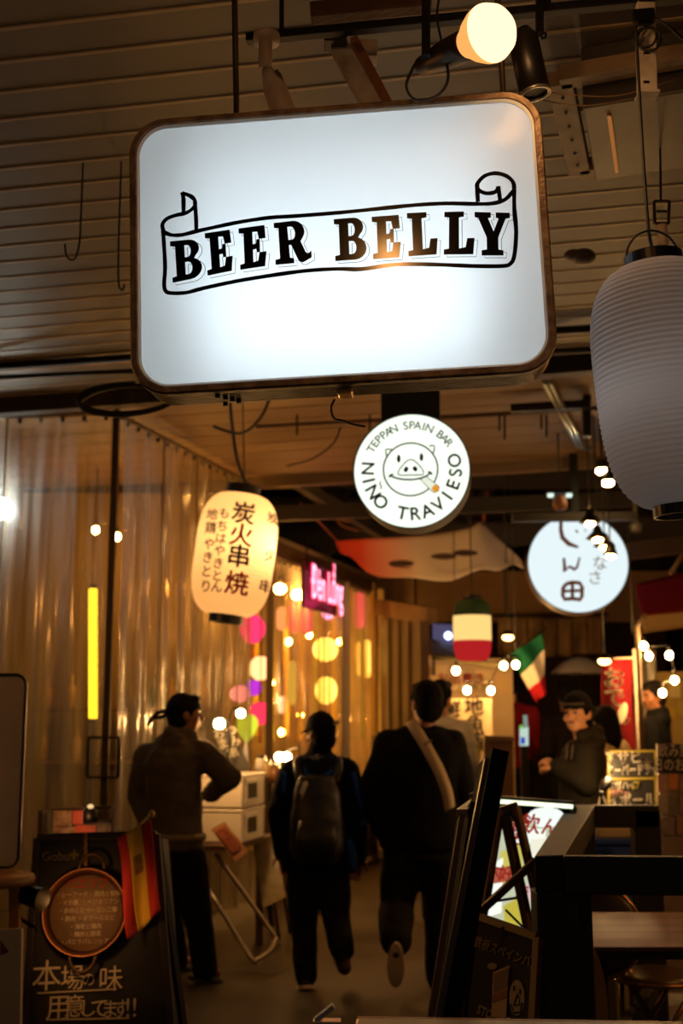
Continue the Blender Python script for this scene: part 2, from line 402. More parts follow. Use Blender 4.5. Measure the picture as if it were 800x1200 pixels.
LET = [('B', (199.3, 283.5), (236, 280), (202.6, 332), (237.5, 325)), ('E', (240, 274), (270.8, 269.5), (243.5, 323.6), (274, 317.5)), ('E', (279.6, 268.4), (311.5, 264), (281.8, 316.8), (313, 312.2)),
       ('R', (320.8, 262), (359, 257.5), (323, 311), (367, 307)), ('B', (391, 257.5), (428, 254.5), (393, 306.5), (430, 304)), ('E', (435.4, 254.8), (468.6, 252.3), (437.3, 304.3), (470, 302)),
       ('L', (476.6, 250.5), (511, 248.6), (478.6, 301), (513.5, 298.6)), ('L', (520.6, 249), (555, 248.2), (519.8, 299), (556.5, 298.6)), ('Y', (555.8, 249), (597, 250), (556.8, 300), (598, 300))]
def face_with_holes(loops, y):
    """outline with counters cut out, as one flat mesh"""
    bm = bmesh.new()
    es = []
    for lp in loops:
        vs_ = [bm.verts.new((p[0], y, p[1])) for p in lp]
        es += [bm.edges.new((vs_[i], vs_[(i+1) % len(vs_)])) for i in range(len(vs_))]
    bmesh.ops.triangle_fill(bm, use_beauty=False, use_dissolve=False, edges=es, normal=(0, -1, 0))
    return bm
outline_m = mat('thin_line', '#15151c', .5)
for ch, tl, tr, bl, br in LET:
    def mp(p):
        u, v = p; a = (bl[0]*(1-u)+br[0]*u, bl[1]*(1-u)+br[1]*u); b = (tl[0]*(1-u)+tr[0]*u, tl[1]*(1-u)+tr[1]*u)
        return a[0]*(1-v)+b[0]*v, a[1]*(1-v)+b[1]*v
    loops = [[onplane(SM, *mp(p)) for p in lp] for lp in GL[ch]]
    if len(loops) == 1:
        me = MB().flat(loops[0], (0, -.0032, 0)).mesh('letter')
    else:
        bm = face_with_holes(loops, -.0032); me = bpy.data.meshes.new('letter'); bm.to_mesh(me); bm.free()
    me.materials.append(ink)
    o = bpy.data.objects.new('letter', me); COL.objects.link(o); o.parent = sign
    mb = MB()
    for lp in GL[ch]:
        q = [mp(p) for p in lp]; q = [onplane(SM, x+3.6, y+2.6) for x, y in q]
        mb.stroke(q, .0013, (0, -.0024, 0), closed=True)
    obj('letter_shadow_line', mb, outline_m, sign)
c1 = lambda a: [(180+x/3.636, 190+y/3.636) for x, y in a]
c2 = lambda a: [(390+x/3.636, 190+y/3.636) for x, y in a]
lines = [
 c1([(45, 300), (75, 312), (120, 312), (190, 295), (280, 275), (380, 255), (500, 238), (600, 232)]) + c2([(30, 217), (200, 200), (350, 185), (480, 178), (600, 180), (680, 178), (735, 160), (772, 118)]),
 c1([(45, 300), (38, 270), (55, 245), (90, 230), (140, 218), (172, 195), (178, 170), (160, 148), (122, 133)]),
 c1([(122, 130), (128, 160), (128, 222)]), c1([(176, 170), (181, 230), (183, 295)]),
 c1([(40, 280), (45, 350), (50, 450), (46, 520), (52, 550), (75, 560), (140, 558), (210, 540), (350, 510), (500, 485), (650, 465)]) + c2([(20, 457), (120, 458), (250, 440), (350, 437), (480, 440), (600, 445), (720, 445), (755, 435), (772, 400), (780, 300), (772, 200), (772, 118)]),
 c2([(772, 118), (765, 85), (735, 60), (690, 50), (645, 62), (615, 95), (620, 120), (650, 135), (690, 130), (705, 108)]),
 c2([(703, 105), (712, 165)]), c2([(614, 100), (617, 172)])]
mb = MB()
for k, l in enumerate(lines):
    pts = smooth_curve([(x, y, 0) for x, y in l], 4); pts = [onplane(SM, p.x, p.y) for p in pts]
    ww = [.0096*(1+.22*noise.noise(V((i*.31, k*7, 0)))) for i in range(len(pts))]
    mb.stroke(pts, ww, (0, -.0028-.0001*k, 0))
obj('ribbon_outline', mb, ink, sign)
# foot fittings under the box
q = spx([(403, 466), (255, 470), (268, 472)])
obj('switch_box', MB().box((q[0][0], .05, cz-hh-.006), (.034, .05, .014)), mat('brass', '#c9a04a', .3, .8), sign, bevel=.003)
for k, dx in enumerate((-.29, -.275, -.262, -.25, -.285)):
    obj('bolt', MB().cone((cx+dx, .03+.018*k, cz-hh+.006), .006, (cx+dx, .03+.018*k, cz-hh-.006), .006, 8), black_metal, sign)
dangle = smooth_curve([P(392, 468, 2.66), P(388, 478, 2.66), P(391, 490, 2.66), P(402, 493, 2.66), P(412, 497, 2.66), P(428, 500, 2.66)])
obj('loose_wire', MB().tube(dangle, .0028, 6), black_cord, sign, world=True)

# ================================================================== round pig sign
PC = P(482, 551.5, 5.0); PMx = T(PC) @ rotz(-7)
pig = thing('round_light_sign', 'round white light sign with a smoking pig face, TEPPAN SPAIN BAR', 'sign', PC, rotz(-7))
k5 = 5.0/F*1.02; pr = 67.5*k5
for nm, pf, m in (('drum', [(pr+.006, -.006), (pr+.006, .16), (pr-.01, .16), (pr-.01, .15), (pr-.004, .0)], mat('drum_black', '#16130f', .7)),):
    obj(nm, MB().lathe([(a, b) for a, b in pf], 64, rotx(-90)), m, pig)
obj('face', MB().flat([(pr*math.cos(R(a)), pr*math.sin(R(a))) for a in range(0, 360, 6)]), emit('pig_face', '#f6ffee', 1.18), pig)
obj('bracket', MB().box((-.006, .10, pr+.05), (.255, .10, .16)).bar((-.006, .1, pr+.1), (-.006, .1, pr+1.0), .05), mat('bracket_dark', '#10181a', .6), pig, bevel=.004)
olive = mat('olive_ink', '#2c3312', .6); inkb = mat('black_ink_print', '#14140c', .6)
u = lambda x, y: ((x-406)/364*pr, -(y-410)/368*pr)   # from the 800px close view of the sign
def U(l): return [u(*p) for p in l]
mb = MB(); st = lambda pts, w, y=-.003, closed=False: mb.stroke(U(pts), w*1.5*pr/364, (0, y, 0), closed=closed)
circ = lambda cx, cy, rx, ry, a0=0, a1=360, n=40: [(cx+rx*math.cos(R(a0+(a1-a0)*k/n)), cy+ry*math.sin(R(a0+(a1-a0)*k/n))) for k in range(n+(a1-a0 < 360))]
st(circ(400, 402, 172, 172), 7, closed=True)
st([(253, 325), (246, 295), (243, 268), (262, 266), (290, 272)], 6); st([(520, 255), (535, 250), (553, 252), (552, 275), (545, 300)], 6)
st([p for p in [(320, 425), (330, 400), (365, 358), (385, 342), (400, 339), (418, 342), (440, 360), (475, 402), (482, 425), (478, 438), (455, 440), (345, 440), (325, 436)]], 5, closed=True)
st([(270, 440), (310, 458), (360, 468), (410, 470), (460, 463), (500, 448), (530, 428)], 8)
st([(262, 452), (272, 436), (292, 430)], 7); st([(508, 422), (524, 424), (536, 440)], 8)
obj('pig_drawing', mb, olive, pig)
for x, y, a, b, t in ((326, 331, 12, 26, 0), (470, 325, 12, 26, 0), (372, 402, 14, 19, 25), (429, 400, 14, 19, -25)):
    pts = []
    for k in range(20):
        p, q_ = a*math.cos(k*.314159), b*math.sin(k*.314159); c_, s_ = math.cos(R(t)), math.sin(R(t)); pts.append((x+p*c_-q_*s_, y+p*s_+q_*c_))
    obj('eye_print' if b > 20 else 'nostril_print', MB().flat(U(pts)[::-1], (0, -.0035, 0)), inkb, pig)
cig = [(462, 470), (500, 452), (580, 520), (576, 548), (545, 560), (528, 545)]
obj('cigar', MB().flat(U(cig)[::-1], (0, -.004, 0)), emit('cigar_white', '#eef3dd', 1.0), pig)
mb = MB(); mb.stroke(U(cig), 5*pr/364, (0, -.0045, 0), closed=True); obj('cigar_line', mb, olive, pig)
obj('cigar_tip', MB().flat(U(circ(556, 531, 22, 22))[::-1], (0, -.005, 0)), emit('cigar_tip', '#f0a030', .9), pig)
def ring_text(s, a0, a1, rad, size, m, inward, bold=0.):
    n = len(s)
    for i, chv in enumerate(s):
        if chv == ' ': continue
        a = R(a0+(a1-a0)*i/(n-1)); ca, sa = math.cos(a), math.sin(a)
        rt = (V((sa, 0, -ca)), V((ca, 0, sa))) if not inward else (V((-sa, 0, ca)), V((-ca, 0, -sa)))
        text('letter', chv, size, m, pig, plane_fn((rad*ca, -.003, rad*sa), *rt), bold=bold)
ring_text('TEPPAN SPAIN BAR', 150, 36, pr*.80, .050, mat('grey_ink', '#5d6340', .6), False, .0006)
ring_text('NINO TRAVIESO', 176, 372, pr*.775, .078, olive, True, .0016)
mb = MB(); mb.stroke(U([(212, 476), (204, 492), (216, 508), (209, 526)]), .006, (0, -.003, 0)); obj('tilde', mb, olive, pig)

# ================================================================== the round sign beyond (shin-den)
SD = P(677, 660, 9.0); sd = thing('round_light_sign', 'round bluish white light sign with brown Japanese brush writing behind pendant lamps', 'sign', SD, rotz(-6))
k9 = 9.0/F*1.01; sr = 57.5*k9; SDM = T(SD) @ rotz(-6)
obj('drum', MB().lathe([(sr+.012, -.008), (sr+.012, .2), (sr-.02, .2), (sr-.008, 0)], 56, rotx(-90)), mat('sign_drum', '#54402c', .5), sd)
obj('face', MB().flat([(sr*math.cos(R(a)), sr*math.sin(R(a))) for a in range(0, 360, 6)]), emit('shin_face', '#e4f3f6', 1.05), sd)
obj('hanger', MB().bar((0, .1, sr), (0, .1, 1.6), .06), black_metal, sd)
brown = mat('brown_ink', '#5a2f16', .6)
v_ = lambda l: [onplane(SDM, 610+x/6.154, 600+y/6.154) for x, y in l]
mb = MB(); w9 = k9/6.154
for pts, w in (([(290, 40), (288, 130), (300, 185), (345, 230), (415, 255)], [24, 28, 34, 34, 18]), ([(310, 330), (318, 430), (345, 395), (365, 400), (385, 415), (405, 400), (425, 325)], [18, 30, 20, 22, 24, 18, 12]),
               ([(325, 520), (370, 508), (425, 512), (442, 545), (440, 610), (428, 632), (370, 625), (315, 630), (302, 600), (305, 550), (325, 520)], 28), ([(372, 512), (372, 628)], 24), ([(306, 572), (438, 566)], 22),
               ([(395, 130), (412, 150)], 14), ([(460, 128), (468, 140)], 10)):
    mb.stroke(v_(pts), [x*w9 for x in w] if isinstance(w, list) else w*w9, (0, -.004, 0))
obj('brush_writing', mb, brown, sd)
grey_ink2 = mat('pale_ink', '#8d9490', .6)
x, z = v_([(570, 375)])[0]; text('small_writing', 'な', .12, grey_ink2, sd, plane_fn((x, -.004, z)))
x, z = v_([(535, 480)])[0]; text('small_writing', 'さ', .12, grey_ink2, sd, plane_fn((x, -.004, z)))
# ================================================================== lanterns
def lant_r(t, Rm, end, p=3.2, taper=0.):
    x = abs(2*t-1); r = (1-x**p)**.5 if x < 1 else 0
    return max(end, Rm*(r*(1-end/Rm)+end/Rm)*(1-taper*t))
def lantern(name, label, cat, centre, rot, Rm, H, m, ring_m, end=.42, ribs=34, group=None, cord_top=None, p=3.2, taper=0., ring_h=.05, seams=0, handle=False, n=48, amp=.012):
    t_ = thing(name, label, cat, centre, rot, group); e = end*Rm
    prof = []
    for k in range(ribs*4+1):
        t = k/(ribs*4); prof.append((lant_r(t, Rm, e, p, taper)*(1-amp*abs(math.cos(math.pi*k/4))), H/2-H*t))
    obj('paper_body', MB().lathe(prof[::-1], n), m, t_)
    er = e*(1-taper)
    obj('top_ring', MB().lathe([(e*1.02, H/2-.006), (e*1.06, H/2-.006), (e*1.06, H/2+ring_h), (e*.94, H/2+ring_h), (e*.94, H/2-.006)], 36, sm=False), ring_m, t_)
    obj('bottom_ring', MB().lathe([(er*1.02, -H/2+.006), (er*1.06, -H/2+.006), (er*1.06, -H/2-ring_h*.8), (er*.94, -H/2-ring_h*.8), (er*.94, -H/2+.006)], 36, sm=False), ring_m, t_)
    for k in range(seams):
        a = 2*math.pi*(k+.37)/seams
        pts = [((lant_r(i/24, Rm, e, p, taper)+.0005)*math.cos(a), (lant_r(i/24, Rm, e, p, taper)+.0005)*math.sin(a), H/2-H*i/24) for i in range(25)]
        obj('seam', MB().tube([V(q) for q in pts], .0011, 5), MATS['seam'], t_)
    if handle:
        pts = [V((e*math.cos(R(a)), 0, H/2+ring_h*.7+e*1.15*math.sin(R(a)))) for a in range(0, 181, 12)]
        obj('wire_handle', MB().tube(pts, .0026, 6), black_cord, t_)
    if cord_top:
        q = basis(t_).inverted() @ V(cord_top); obj('cord', MB().tube([V((0, 0, H/2+ring_h+(e*1.1 if handle else 0))), q], .004, 6), black_cord, t_)
    return t_
MATS['seam'] = paper('seam', '#e8e4e0', .45)
ring_b = mat('lantern_ring', '#0b0b0d', .35)
grey_paper = paper('grey_paper', '#d2d4d8', .45)
BL = P(781, 451, 2.35)
big = lantern('paper_lantern', 'large pale grey ribbed paper lantern with black rings hanging close', 'lantern', BL, roty(-3.4), .150, .50, grey_paper, ring_b, .37, 44, cord_top=None, p=3.4, taper=.09, ring_h=.026, seams=0, handle=True, n=64, amp=.022)
lamp('bulb_or_fill_light', (-.04, -.02, -.02), .17, '#f4ece6', .05, big)  # dim inner light added to brighten the grey paper
cordpts = smooth_curve([P(745, 30, 2.5), P(748, 90, 2.46), P(753, 180, 2.41), P(759, 262, 2.36), P(763, 288, 2.35)])
obj('cord', MB().tube(cordpts, .0035, 6), black_cord, big, world=True)
for dx, ch in ((.082, 'ビ'), ):
    def fb(x, y, dx=dx):
        a = (x+dx)/.15+.12; r = lant_r(.5-(y+.085)/.50, .15, .055, 3.4, .09)+.0025; return V((r*math.sin(a), -r*math.cos(a), y+.085))
    text('brush_writing', ch, .17, ink, big, fb, bold=.004, sub=3)

# lit yakitori lantern
YC = P(275, 650, 6.8); YM = T(YC) @ roty(7)
ypap = paper('warm_paper', '#fbe6c4', .75)
yl = lantern('paper_lantern', 'lit cream paper lantern with black and red Japanese skewer-grill writing', 'lantern', YC, roty(7), .232, .70, ypap, ring_b, .40, 30, cord_top=V((P(283, 500, 7.0).x, 7.0, 3.5)), p=3.6, ring_h=.055, n=56, amp=.008)
lamp('bulb_or_fill_light', (.09, -.02, .07), 6.0, '#ffc98a', .035, yl)
red_ink = mat('red_ink', '#b01018', .6); blk = mat('brush_ink', '#0a0806', .6)
def onlant(zx, zy, size, ch, m, bold=.002):
    x0, z0 = onplane(YM, 215+zx/6.667, 560+zy/6.667)
    def fn(x, y):
        X = max(-.226, min(.226, x0*.985+x)); Z = z0+y; r = lant_r(.5-Z/.70, .232, .093, 3.6)+.006
        return V((X, -math.sqrt(max(.0004, r*r-X*X)), Z))
    text('brush_writing', ch, size, m, yl, fn, bold=bold*.7, sub=2)
for ch, x, y, m in (('炭', 492, 335, blk), ('火', 475, 505, red_ink), ('串', 458, 665, blk), ('焼', 440, 868, red_ink)): onlant(x, y, .135, ch, m, .0045)
for ch, x, y in zip('もちはやきとん', (345, 330, 318, 310, 300, 292, 287), (330, 430, 522, 615, 712, 805, 888)): onlant(x, y, .068, ch, blk, .002)
for ch, x, y in zip('地鶏やきとり', (245, 235, 225, 215, 206, 200), (330, 437, 560, 662, 768, 880)): onlant(x, y, .072, ch, blk, .002)
for ch, x, y in zip('炭火串', (700, 682, 640), (350, 640, 870)): onlant(x+14, y, .075, ch, blk, .002)

# ================================================================== hardware under the near ceiling
t_ = thing('track_rail', 'black lighting track running under the ceiling above the big sign', 'rail', P(550, 22, 2.8))
obj('track', MB().bar(P(289, 46, 2.86), P(815, -5, 2.70), .03, .022), black_metal, t_, world=True, bevel=.002)
obj('support_arm', MB().bar(P(640, 10, 2.76), P(640, -40, 2.76), .02), black_metal, t_, world=True)
obj('support_arm', MB().bar(P(330, 40, 2.85), P(330, -60, 2.85), .012), black_metal, t_, world=True)
# white spotlight
t_ = thing('spotlight', 'small white track spotlight pointing down beside the hanger rod', 'spotlight', P(315, 55, 2.82))
wp = mat('spot_white', '#d8cfc4', .45, 0, .5, 10, '#a08468')
obj('mount', MB().lathe([(0, 0), (.034, 0), (.034, .022), (.02, .03), (0, .03)], 24, T(P(312, 50, 2.82))), wp, t_, world=True)
obj('stem', MB().cone(P(311, 48, 2.82), .018, P(311, 82, 2.82), .018), wp, t_, world=True)
obj('lamp_head', MB().tube([P(313, 82, 2.82), P(318, 96, 2.80), P(322, 104, 2.79), P(335, 140, 2.76)], [.014, .022, .03, .034], 20), wp, t_, world=True)
obj('yoke', MB().bar(P(325, 84, 2.8), P(344, 128, 2.78), .02, .008), mat('yoke_brown', '#6d5138', .5, .4), t_, world=True)
# big reflector bulb spot
bc = P(575, 38, 2.4); bd = (P(600, 52, 2.22)-bc).normalized()
t_ = thing('reflector_spotlight', 'glowing reflector bulb in a black socket on the track above the sign', 'spotlight', bc)
tail = P(494, 78, 2.60); ax = (bc-tail).normalized()
bulbm = emit('bulb_glow', '#ffd59a', 2.2)
Mb = MX.Translation(bc) @ ax.to_track_quat('Z', 'Y').to_matrix().to_4x4()
obj('bulb', MB().lathe([(0, .050), (.02, .047), (.04, .038), (.055, .022), (.0635, 0), (.064, -.006)], 40, Mb), bulbm, t_, world=True)
lamp('bulb_or_fill_light', ax*.075, 5, '#ffb870', .05, t_)
obj('reflector', MB().lathe([(.0645, -.004), (.062, -.02), (.05, -.048), (.036, -.07), (.03, -.085)], 40, Mb), emit('reflector_glass', '#ffae5c', 1.1), t_, world=True)
obj('socket', MB().tube([bc-ax*.075, bc-ax*.10, bc-ax*.15, bc-ax*.19, tail], [.032, .035, .034, .030, .022], 24), mat('socket_bronze', '#3a2a1c', .4, .5), t_, world=True)
obj('stem', MB().bar(P(499, -15, 2.6), P(499, 66, 2.52), .02, .012), black_metal, t_, world=True)
obj('wire', MB().tube(smooth_curve([P(486, 75, 2.52), P(476, 100, 2.5), P(487, 117, 2.5), P(512, 112, 2.5), P(525, 92, 2.5), P(520, 60, 2.52)]), .0035, 6), black_cord, t_, world=True)
obj('wire', MB().tube(smooth_curve([P(520, 60, 2.52), P(512, 20, 2.6), P(516, -10, 2.65)]), .003, 6), black_cord, t_, world=True)
# black can spot
t_ = thing('spotlight', 'black cylinder spotlight pointing down behind the glowing bulb', 'spotlight', P(618, 60, 2.66))
obj('can', MB().tube([P(608, 38, 2.66), P(613, 46, 2.66), P(626, 108, 2.66)], [.026, .036, .038], 28), mat('can_black', '#151210', .38, .3), t_, world=True)
obj('front_ring', MB().lathe([(.039, 0), (.039, .006), (.030, .006), (.030, 0)], 28, MX.Translation(P(626.5, 108, 2.66)) @ (P(626, 108, 2.66)-P(613, 46, 2.66)).normalized().to_track_quat('Z', 'Y').to_matrix().to_4x4(), True), steel, t_, world=True)
obj('stem', MB().bar(P(632, -10, 2.70), P(632, 40, 2.68), .018, .018), black_metal, t_, world=True)
obj('knob', MB().cone(P(634, 42, 2.64), .009, P(640, 42, 2.64), .009, 10), black_metal, t_, world=True)
# rusty conduit, channels
t_ = tag(obj('conduit', MB().bar(P(364, 16, 3.0), P(505, 2, 2.98), .05, .045), mat('rust_brown', '#6b4a30', .7, .2, .6, 14, '#3a2617', .4, 60), bevel=.004), 'short rusty brown box conduit above the lighting track', 'conduit')
t_ = thing('channel_bracket', 'white steel channel bracket slanting down behind the big sign top', 'bracket', P(410, 60, 2.9))
obj('channel', MB().bar(P(392, 46, 2.92), P(450, 150, 2.92), .05, .03, (0, 1, 0)), white_paint, t_, world=True, bevel=.003)
obj('flange', MB().bar(P(414, 50, 2.95), P(462, 140, 2.95), .02, .06, (0, 1, 0)), mat('flange_rust', '#a06b3a', .6, .3, .6, 20, '#70451f'), t_, world=True)
obj('clamp', MB().box(P(393, 46, 2.9), (.06, .06, .04)), mat('clamp', '#4a4238', .5, .4), t_, world=True, bevel=.004)
obj('clamp', MB().box(P(432, 62, 3.0), (.045, .06, .05)), white_paint, t_, world=True, bevel=.004)
t_ = thing('channel_bracket', 'perforated white steel channel hanging straight down above the grey lantern', 'bracket', P(755, 20, 2.7))
obj('channel', MB().bar(P(754, -40, 2.72), P(758, 112, 2.72), .046, .03), white_paint, t_, world=True, bevel=.003)
obj('foot_plate', MB().box(P(758, 112, 2.71), (.05, .05, .006)), white_paint, t_, world=True)
obj('cap', MB().bar(P(742, 20, 2.69), P(766, 18, 2.69), .02, .03), black_metal, t_, world=True)
for zz in (30, 62, 96): obj('slot', MB().box(P(757, zz, 2.703), (.014, .003, .005)), black_metal, t_, world=True)
for a, b in ((0, 0), (5, 4)):
    pts = [P(755+a+14*math.cos(R(k)), 42+b+14*math.sin(R(k)), 2.66+.0005*k/10) for k in range(0, 720, 24)]
    obj('cable_loop', MB().tube(pts, .003, 6), black_cord, t_, world=True)
tag(obj('cable', MB().tube(smooth_curve([P(768, 22, 2.66), P(785, 32, 2.66), P(800, 45, 2.68), P(830, 60, 2.7)]), .0035, 6), black_cord), 'black cable trailing right from the hanging white channel', 'cable')
for k, (a, b, lb) in enumerate((((640, 108), (795, 92), 'thin pale wire strung from the black spotlight past the white channel'), ((600, 110), (758, 112), 'slack pale wire strung low from big sign to the white channel'))):
    p0, p1 = P(*a, 2.75), P(*b, 2.9); pm_ = (p0+p1)/2-V((0, 0, .03))
    tag(obj('wire', MB().tube(smooth_curve([p0, pm_, p1]), .0015, 5), mat('wire_tan', '#9b7f58', .6)), lb, 'wire')
# air unit in the ceiling, right
z0 = 3.36
A, B, C_, D_ = G(656, 98, z0), G(830, 68, z0), G(830, 180, z0), G(679, 204, z0)
t_ = thing('ceiling_air_unit', 'grey metal ceiling air unit in a pale perforated steel frame', 'air unit', (A+B+C_+D_)/4)
fr = mat('frame_cream', '#b59c7c', .5, 0, .5, 9, '#8d7456'); gm = mat('unit_grey', '#6d675e', .42, .4, .5, 3, '#575048')
def strip(a, b, w, h, z): return MB().bar(a+V((0, 0, z)), b+V((0, 0, z)), w, h)
obj('frame', strip(A, D_, .075, .05, .02), fr, t_, world=True, bevel=.003); obj('frame', strip(A, B, .06, .05, .02), fr, t_, world=True, bevel=.003)
obj('frame', strip(D_, C_, .06, .05, .02), fr, t_, world=True, bevel=.003)
inn = [A*.86+B*.14+(D_-A)*.12, B+(C_-B)*.12, C_-(C_-B)*.05, D_*.87+C_*.13-(D_-A)*.05]
top = [p+V((0, 0, .15)) for p in inn]; low = [p-V((0, 0, .05)) for p in inn]
mb = MB().add([*low, *top], [(0, 1, 2, 3), (7, 6, 5, 4), (0, 4, 5, 1), (1, 5, 6, 2), (2, 6, 7, 3), (3, 7, 4, 0)]); obj('housing', mb, gm, t_, world=True, bevel=.006)
s0 = low[0]*.8+low[1]*.2; s1 = low[3]*.8+low[2]*.2
obj('seam_strip', MB().bar(s0*.88+s1*.12-V((0, 0, .003)), s1*.9+s0*.1-V((0, 0, .003)), .012, .008), mat('brass_strip', '#b88a56', .35, .6), t_, world=True)
for k in range(6):
    q = A+(D_-A)*(.12+.15*k)+V((0, 0, -.006)); obj('hole', MB().cone(q, .005, q-V((0, 0, .004)), .005, 8), black_metal, t_, world=True)
# hook hardware behind grey lantern
t_ = thing('turnbuckle', 'small dark hook and buckle hanging on a rod above the grey lantern', 'hook', P(775, 235, 3.1))
dk = mat('dark_iron', '#2c2018', .5, .6)
obj('rod', MB().tube([G(773, 150, 3.52), P(774, 235, 3.1)], .0035, 6), dk, t_, world=True)
for a, b in (((766, 236), (784, 236)), ((766, 236), (767, 262)), ((784, 236), (783, 262)), ((767, 262), (783, 262)), ((769, 248), (781, 248))): obj('buckle_bar', MB().bar(P(*a, 3.1), P(*b, 3.1), .007), dk, t_, world=True)
obj('lamp_socket', MB().cone(P(775, 264, 3.1), .014, P(777, 292, 3.1), .016, 14), mat('socket_pale', '#b9a893', .5), t_, world=True)
tag(obj('ceiling_sensor', MB().ell(P(683, 301, 4.4), (.05, .05, .03)).ell(P(671, 299, 4.4), (.035, .035, .022)), mat('sensor', '#5f513f', .5)), 'small dusty ceiling sensor between big sign and grey lantern', 'sensor')
# hooks of wire at upper left
for k, (pts, lb) in enumerate((([(95, 250), (93, 285), (87, 304), (78, 300), (76, 286)], 'long dark wire hook hanging from the ribbed ceiling left of the sign'), ([(139, 285), (139, 330), (143, 340), (146, 334)], 'short dark wire hook hanging close to the sign left edge'))):
    tag(obj('wire_hook', MB().tube(smooth_curve([V((P(*pts[0], 4.0).x, 4.0, 3.5))]+[P(x, y, 4.0) for x, y in pts]), .0035, 6), dk), lb, 'hook')
# pipes across the bay joint, loop of cable
pipe_m = mat('pipe_dark', '#241b14', .5, .4)
for a, b, r, lb in (((-20, 430), (860, 374), .020, 'dark pipe running across the ceiling just below the ribbed panels'), ((-20, 443), (300, 428), .013, 'thin dark pipe beneath the thicker one at upper left'), ((560, 416), (860, 402), .016, 'thin dark pipe passing behind the grey lantern')):
    d = 6.3
    tag(obj('pipe', MB().tube([P(*a, d), P(*b, d-.5)], r, 10), pipe_m), lb, 'pipe')
loop = [P(148+57*math.cos(R(k))*(1-.05*math.sin(R(k/3))), 468+17*math.sin(R(k))-.05*(57*math.cos(R(k)))+2*math.sin(R(k/2)), 5.6) for k in range(-60, 660, 20)]
tag(obj('cable_coil', MB().tube(smooth_curve([V((P(205, 432, 5.8).x, 5.8, 3.45)), P(205, 450, 5.7)]+loop, 3), .011, 8), black_cord), 'loose coil of black cable hanging at the curtain top', 'cable')
tag(obj('cable', MB().tube(smooth_curve([P(268, 455, 6.4), P(272, 500, 6.6), P(278, 540, 6.7), P(291, 574, 6.78)]), .010, 7), black_cord), 'black cable dropping to the cream skewer lantern', 'cable')
tag(obj('cable', MB().tube(smooth_curve([P(318, 462, 6.5), P(305, 490, 6.6), P(282, 508, 6.7), P(250, 500, 6.8)]), .009, 7), black_cord), 'black cable slung left above the cream skewer lantern', 'cable')
tag(obj('cable', MB().tube(smooth_curve([P(400, 497, 8), P(390, 520, 8), P(365, 538, 8), P(335, 546, 8)]), .006, 7), black_cord), 'thin cable sagging under the far ceiling boards beside the pig sign', 'cable')
t_ = thing('pipe_rack', 'dark pipe with hooks across the far ceiling boards', 'pipe', P(600, 485, 7.5))
obj('pipe', MB().tube([P(300, 500, 7.7), P(535, 488, 7.5), P(700, 478, 7.35)], .014, 8), mat('pipe_rust', '#4a2f1c', .6, .3), t_, world=True)
obj('duct_bar', MB().bar(P(598, 479, 7.38), P(690, 474, 7.3), .05, .05), pipe_m, t_, world=True)
for x, y in ((585, 505), (591, 515), (634, 503), (640, 512), (348, 510), (433, 505)): obj('hook', MB().bar(P(x, 486, 7.45), P(x, y, 7.45), .012), pipe_m, t_, world=True)
t_ = thing('steel_conduit', 'pair of shiny steel conduits running back under the far ceiling', 'conduit', P(660, 490, 7.6))
for dx in (0, 7): obj('conduit_pipe', MB().tube([P(638+dx, 448, 6.7), P(677+dx*.8, 523, 8.6), P(692, 527, 8.7)], .016, 8), mat('bright_steel', '#c8d0c8', .3, .8), t_, world=True)
tag(obj('wall_speaker', MB().bar(P(687, 450, 7.4), P(687, 512, 7.4), .05, .06), black_plastic, bevel=.006), 'slim black column speaker hanging left of the grey lantern', 'speaker')

# ================================================================== plastic curtains
vinyl = clear_plastic('clear_vinyl', '#e6dcc8', .25, .10)
def curtain(name, label, p0, p1, zt, zb, panels, amp=.035, waves=4, seed=0, group=None, vm=vinyl):
    p0, p1 = V(p0), V(p1); t_ = thing(name, label, 'curtain', (p0.x, p0.y, zb), None, group)
    d = p1-p0; L = d.length; d.normalize(); nrm = V((d.y, -d.x, 0))
    for k in range(panels):
        a0, a1 = k/panels-.004, (k+1)/panels+.01; ph = random.uniform(0, 6)
        def fn(u, v, a0=a0, a1=a1, ph=ph, k=k):
            s = (a0+(a1-a0)*u)*L; g = .35+.65*(1-v)
            o = amp*g*(math.sin(s*waves*6.28+ph+.6*math.sin(v*2+ph)) + .55*math.sin(s*waves*2.3*6.28+ph*2.1) + .7*noise.noise(V((s*7+seed, v*1.2, ph)))) + .012*k % .02
            o += .012*noise.noise(V((s*22, v*5, ph*3)))
            q = p0 + d*s + nrm*o; return V((q.x, q.y, zb+(zt-zb)*v))
        obj('vinyl_panel', MB().grid(fn, 90, 26), vm, t_, world=True)
        if k:
            obj('panel_seam', MB().tube([p0+d*(k/panels*L)+nrm*.03+V((0, 0, z-p0.z)) for z in (zb, zt)], .006, 6), mat('seam_strip', '#8a7a60', .5), t_, world=True)
    obj('curtain_rail', MB().tube([V((p0.x, p0.y, zt+.01)), V((p1.x, p1.y, zt+.01))], .018, 8), mat('rail_steel', '#7b6a52', .4, .5), t_, world=True)
    m_ = max(3, int(L/.14))
    for k in range(m_):
        q = p0+d*(L*(k+.5)/m_); obj('hook', MB().box((q.x, q.y, zt-.01), (.02, .02, .05)), dk, t_, world=True)
    return t_
cA = V((-1.40, 7.25, 0)); cB = V((-.74, 9.42, 0))
curtain('vinyl_curtain', 'clear vinyl curtain across the left bar front, facing the camera', V((-3.5, 7.55, 0)), cA, 3.36, .12, 3, .03, 2.2, 3)
curtain('vinyl_curtain', 'clear wrinkled vinyl curtain along the left bar side behind the hooded man', cA+V((.03, .03, 0)), cB, 3.34, .12, 4, .032, 3.2, 9)
t_ = thing('corner_post', 'slim dark post at the corner of the left vinyl curtains', 'post', (cA.x, cA.y, 0))
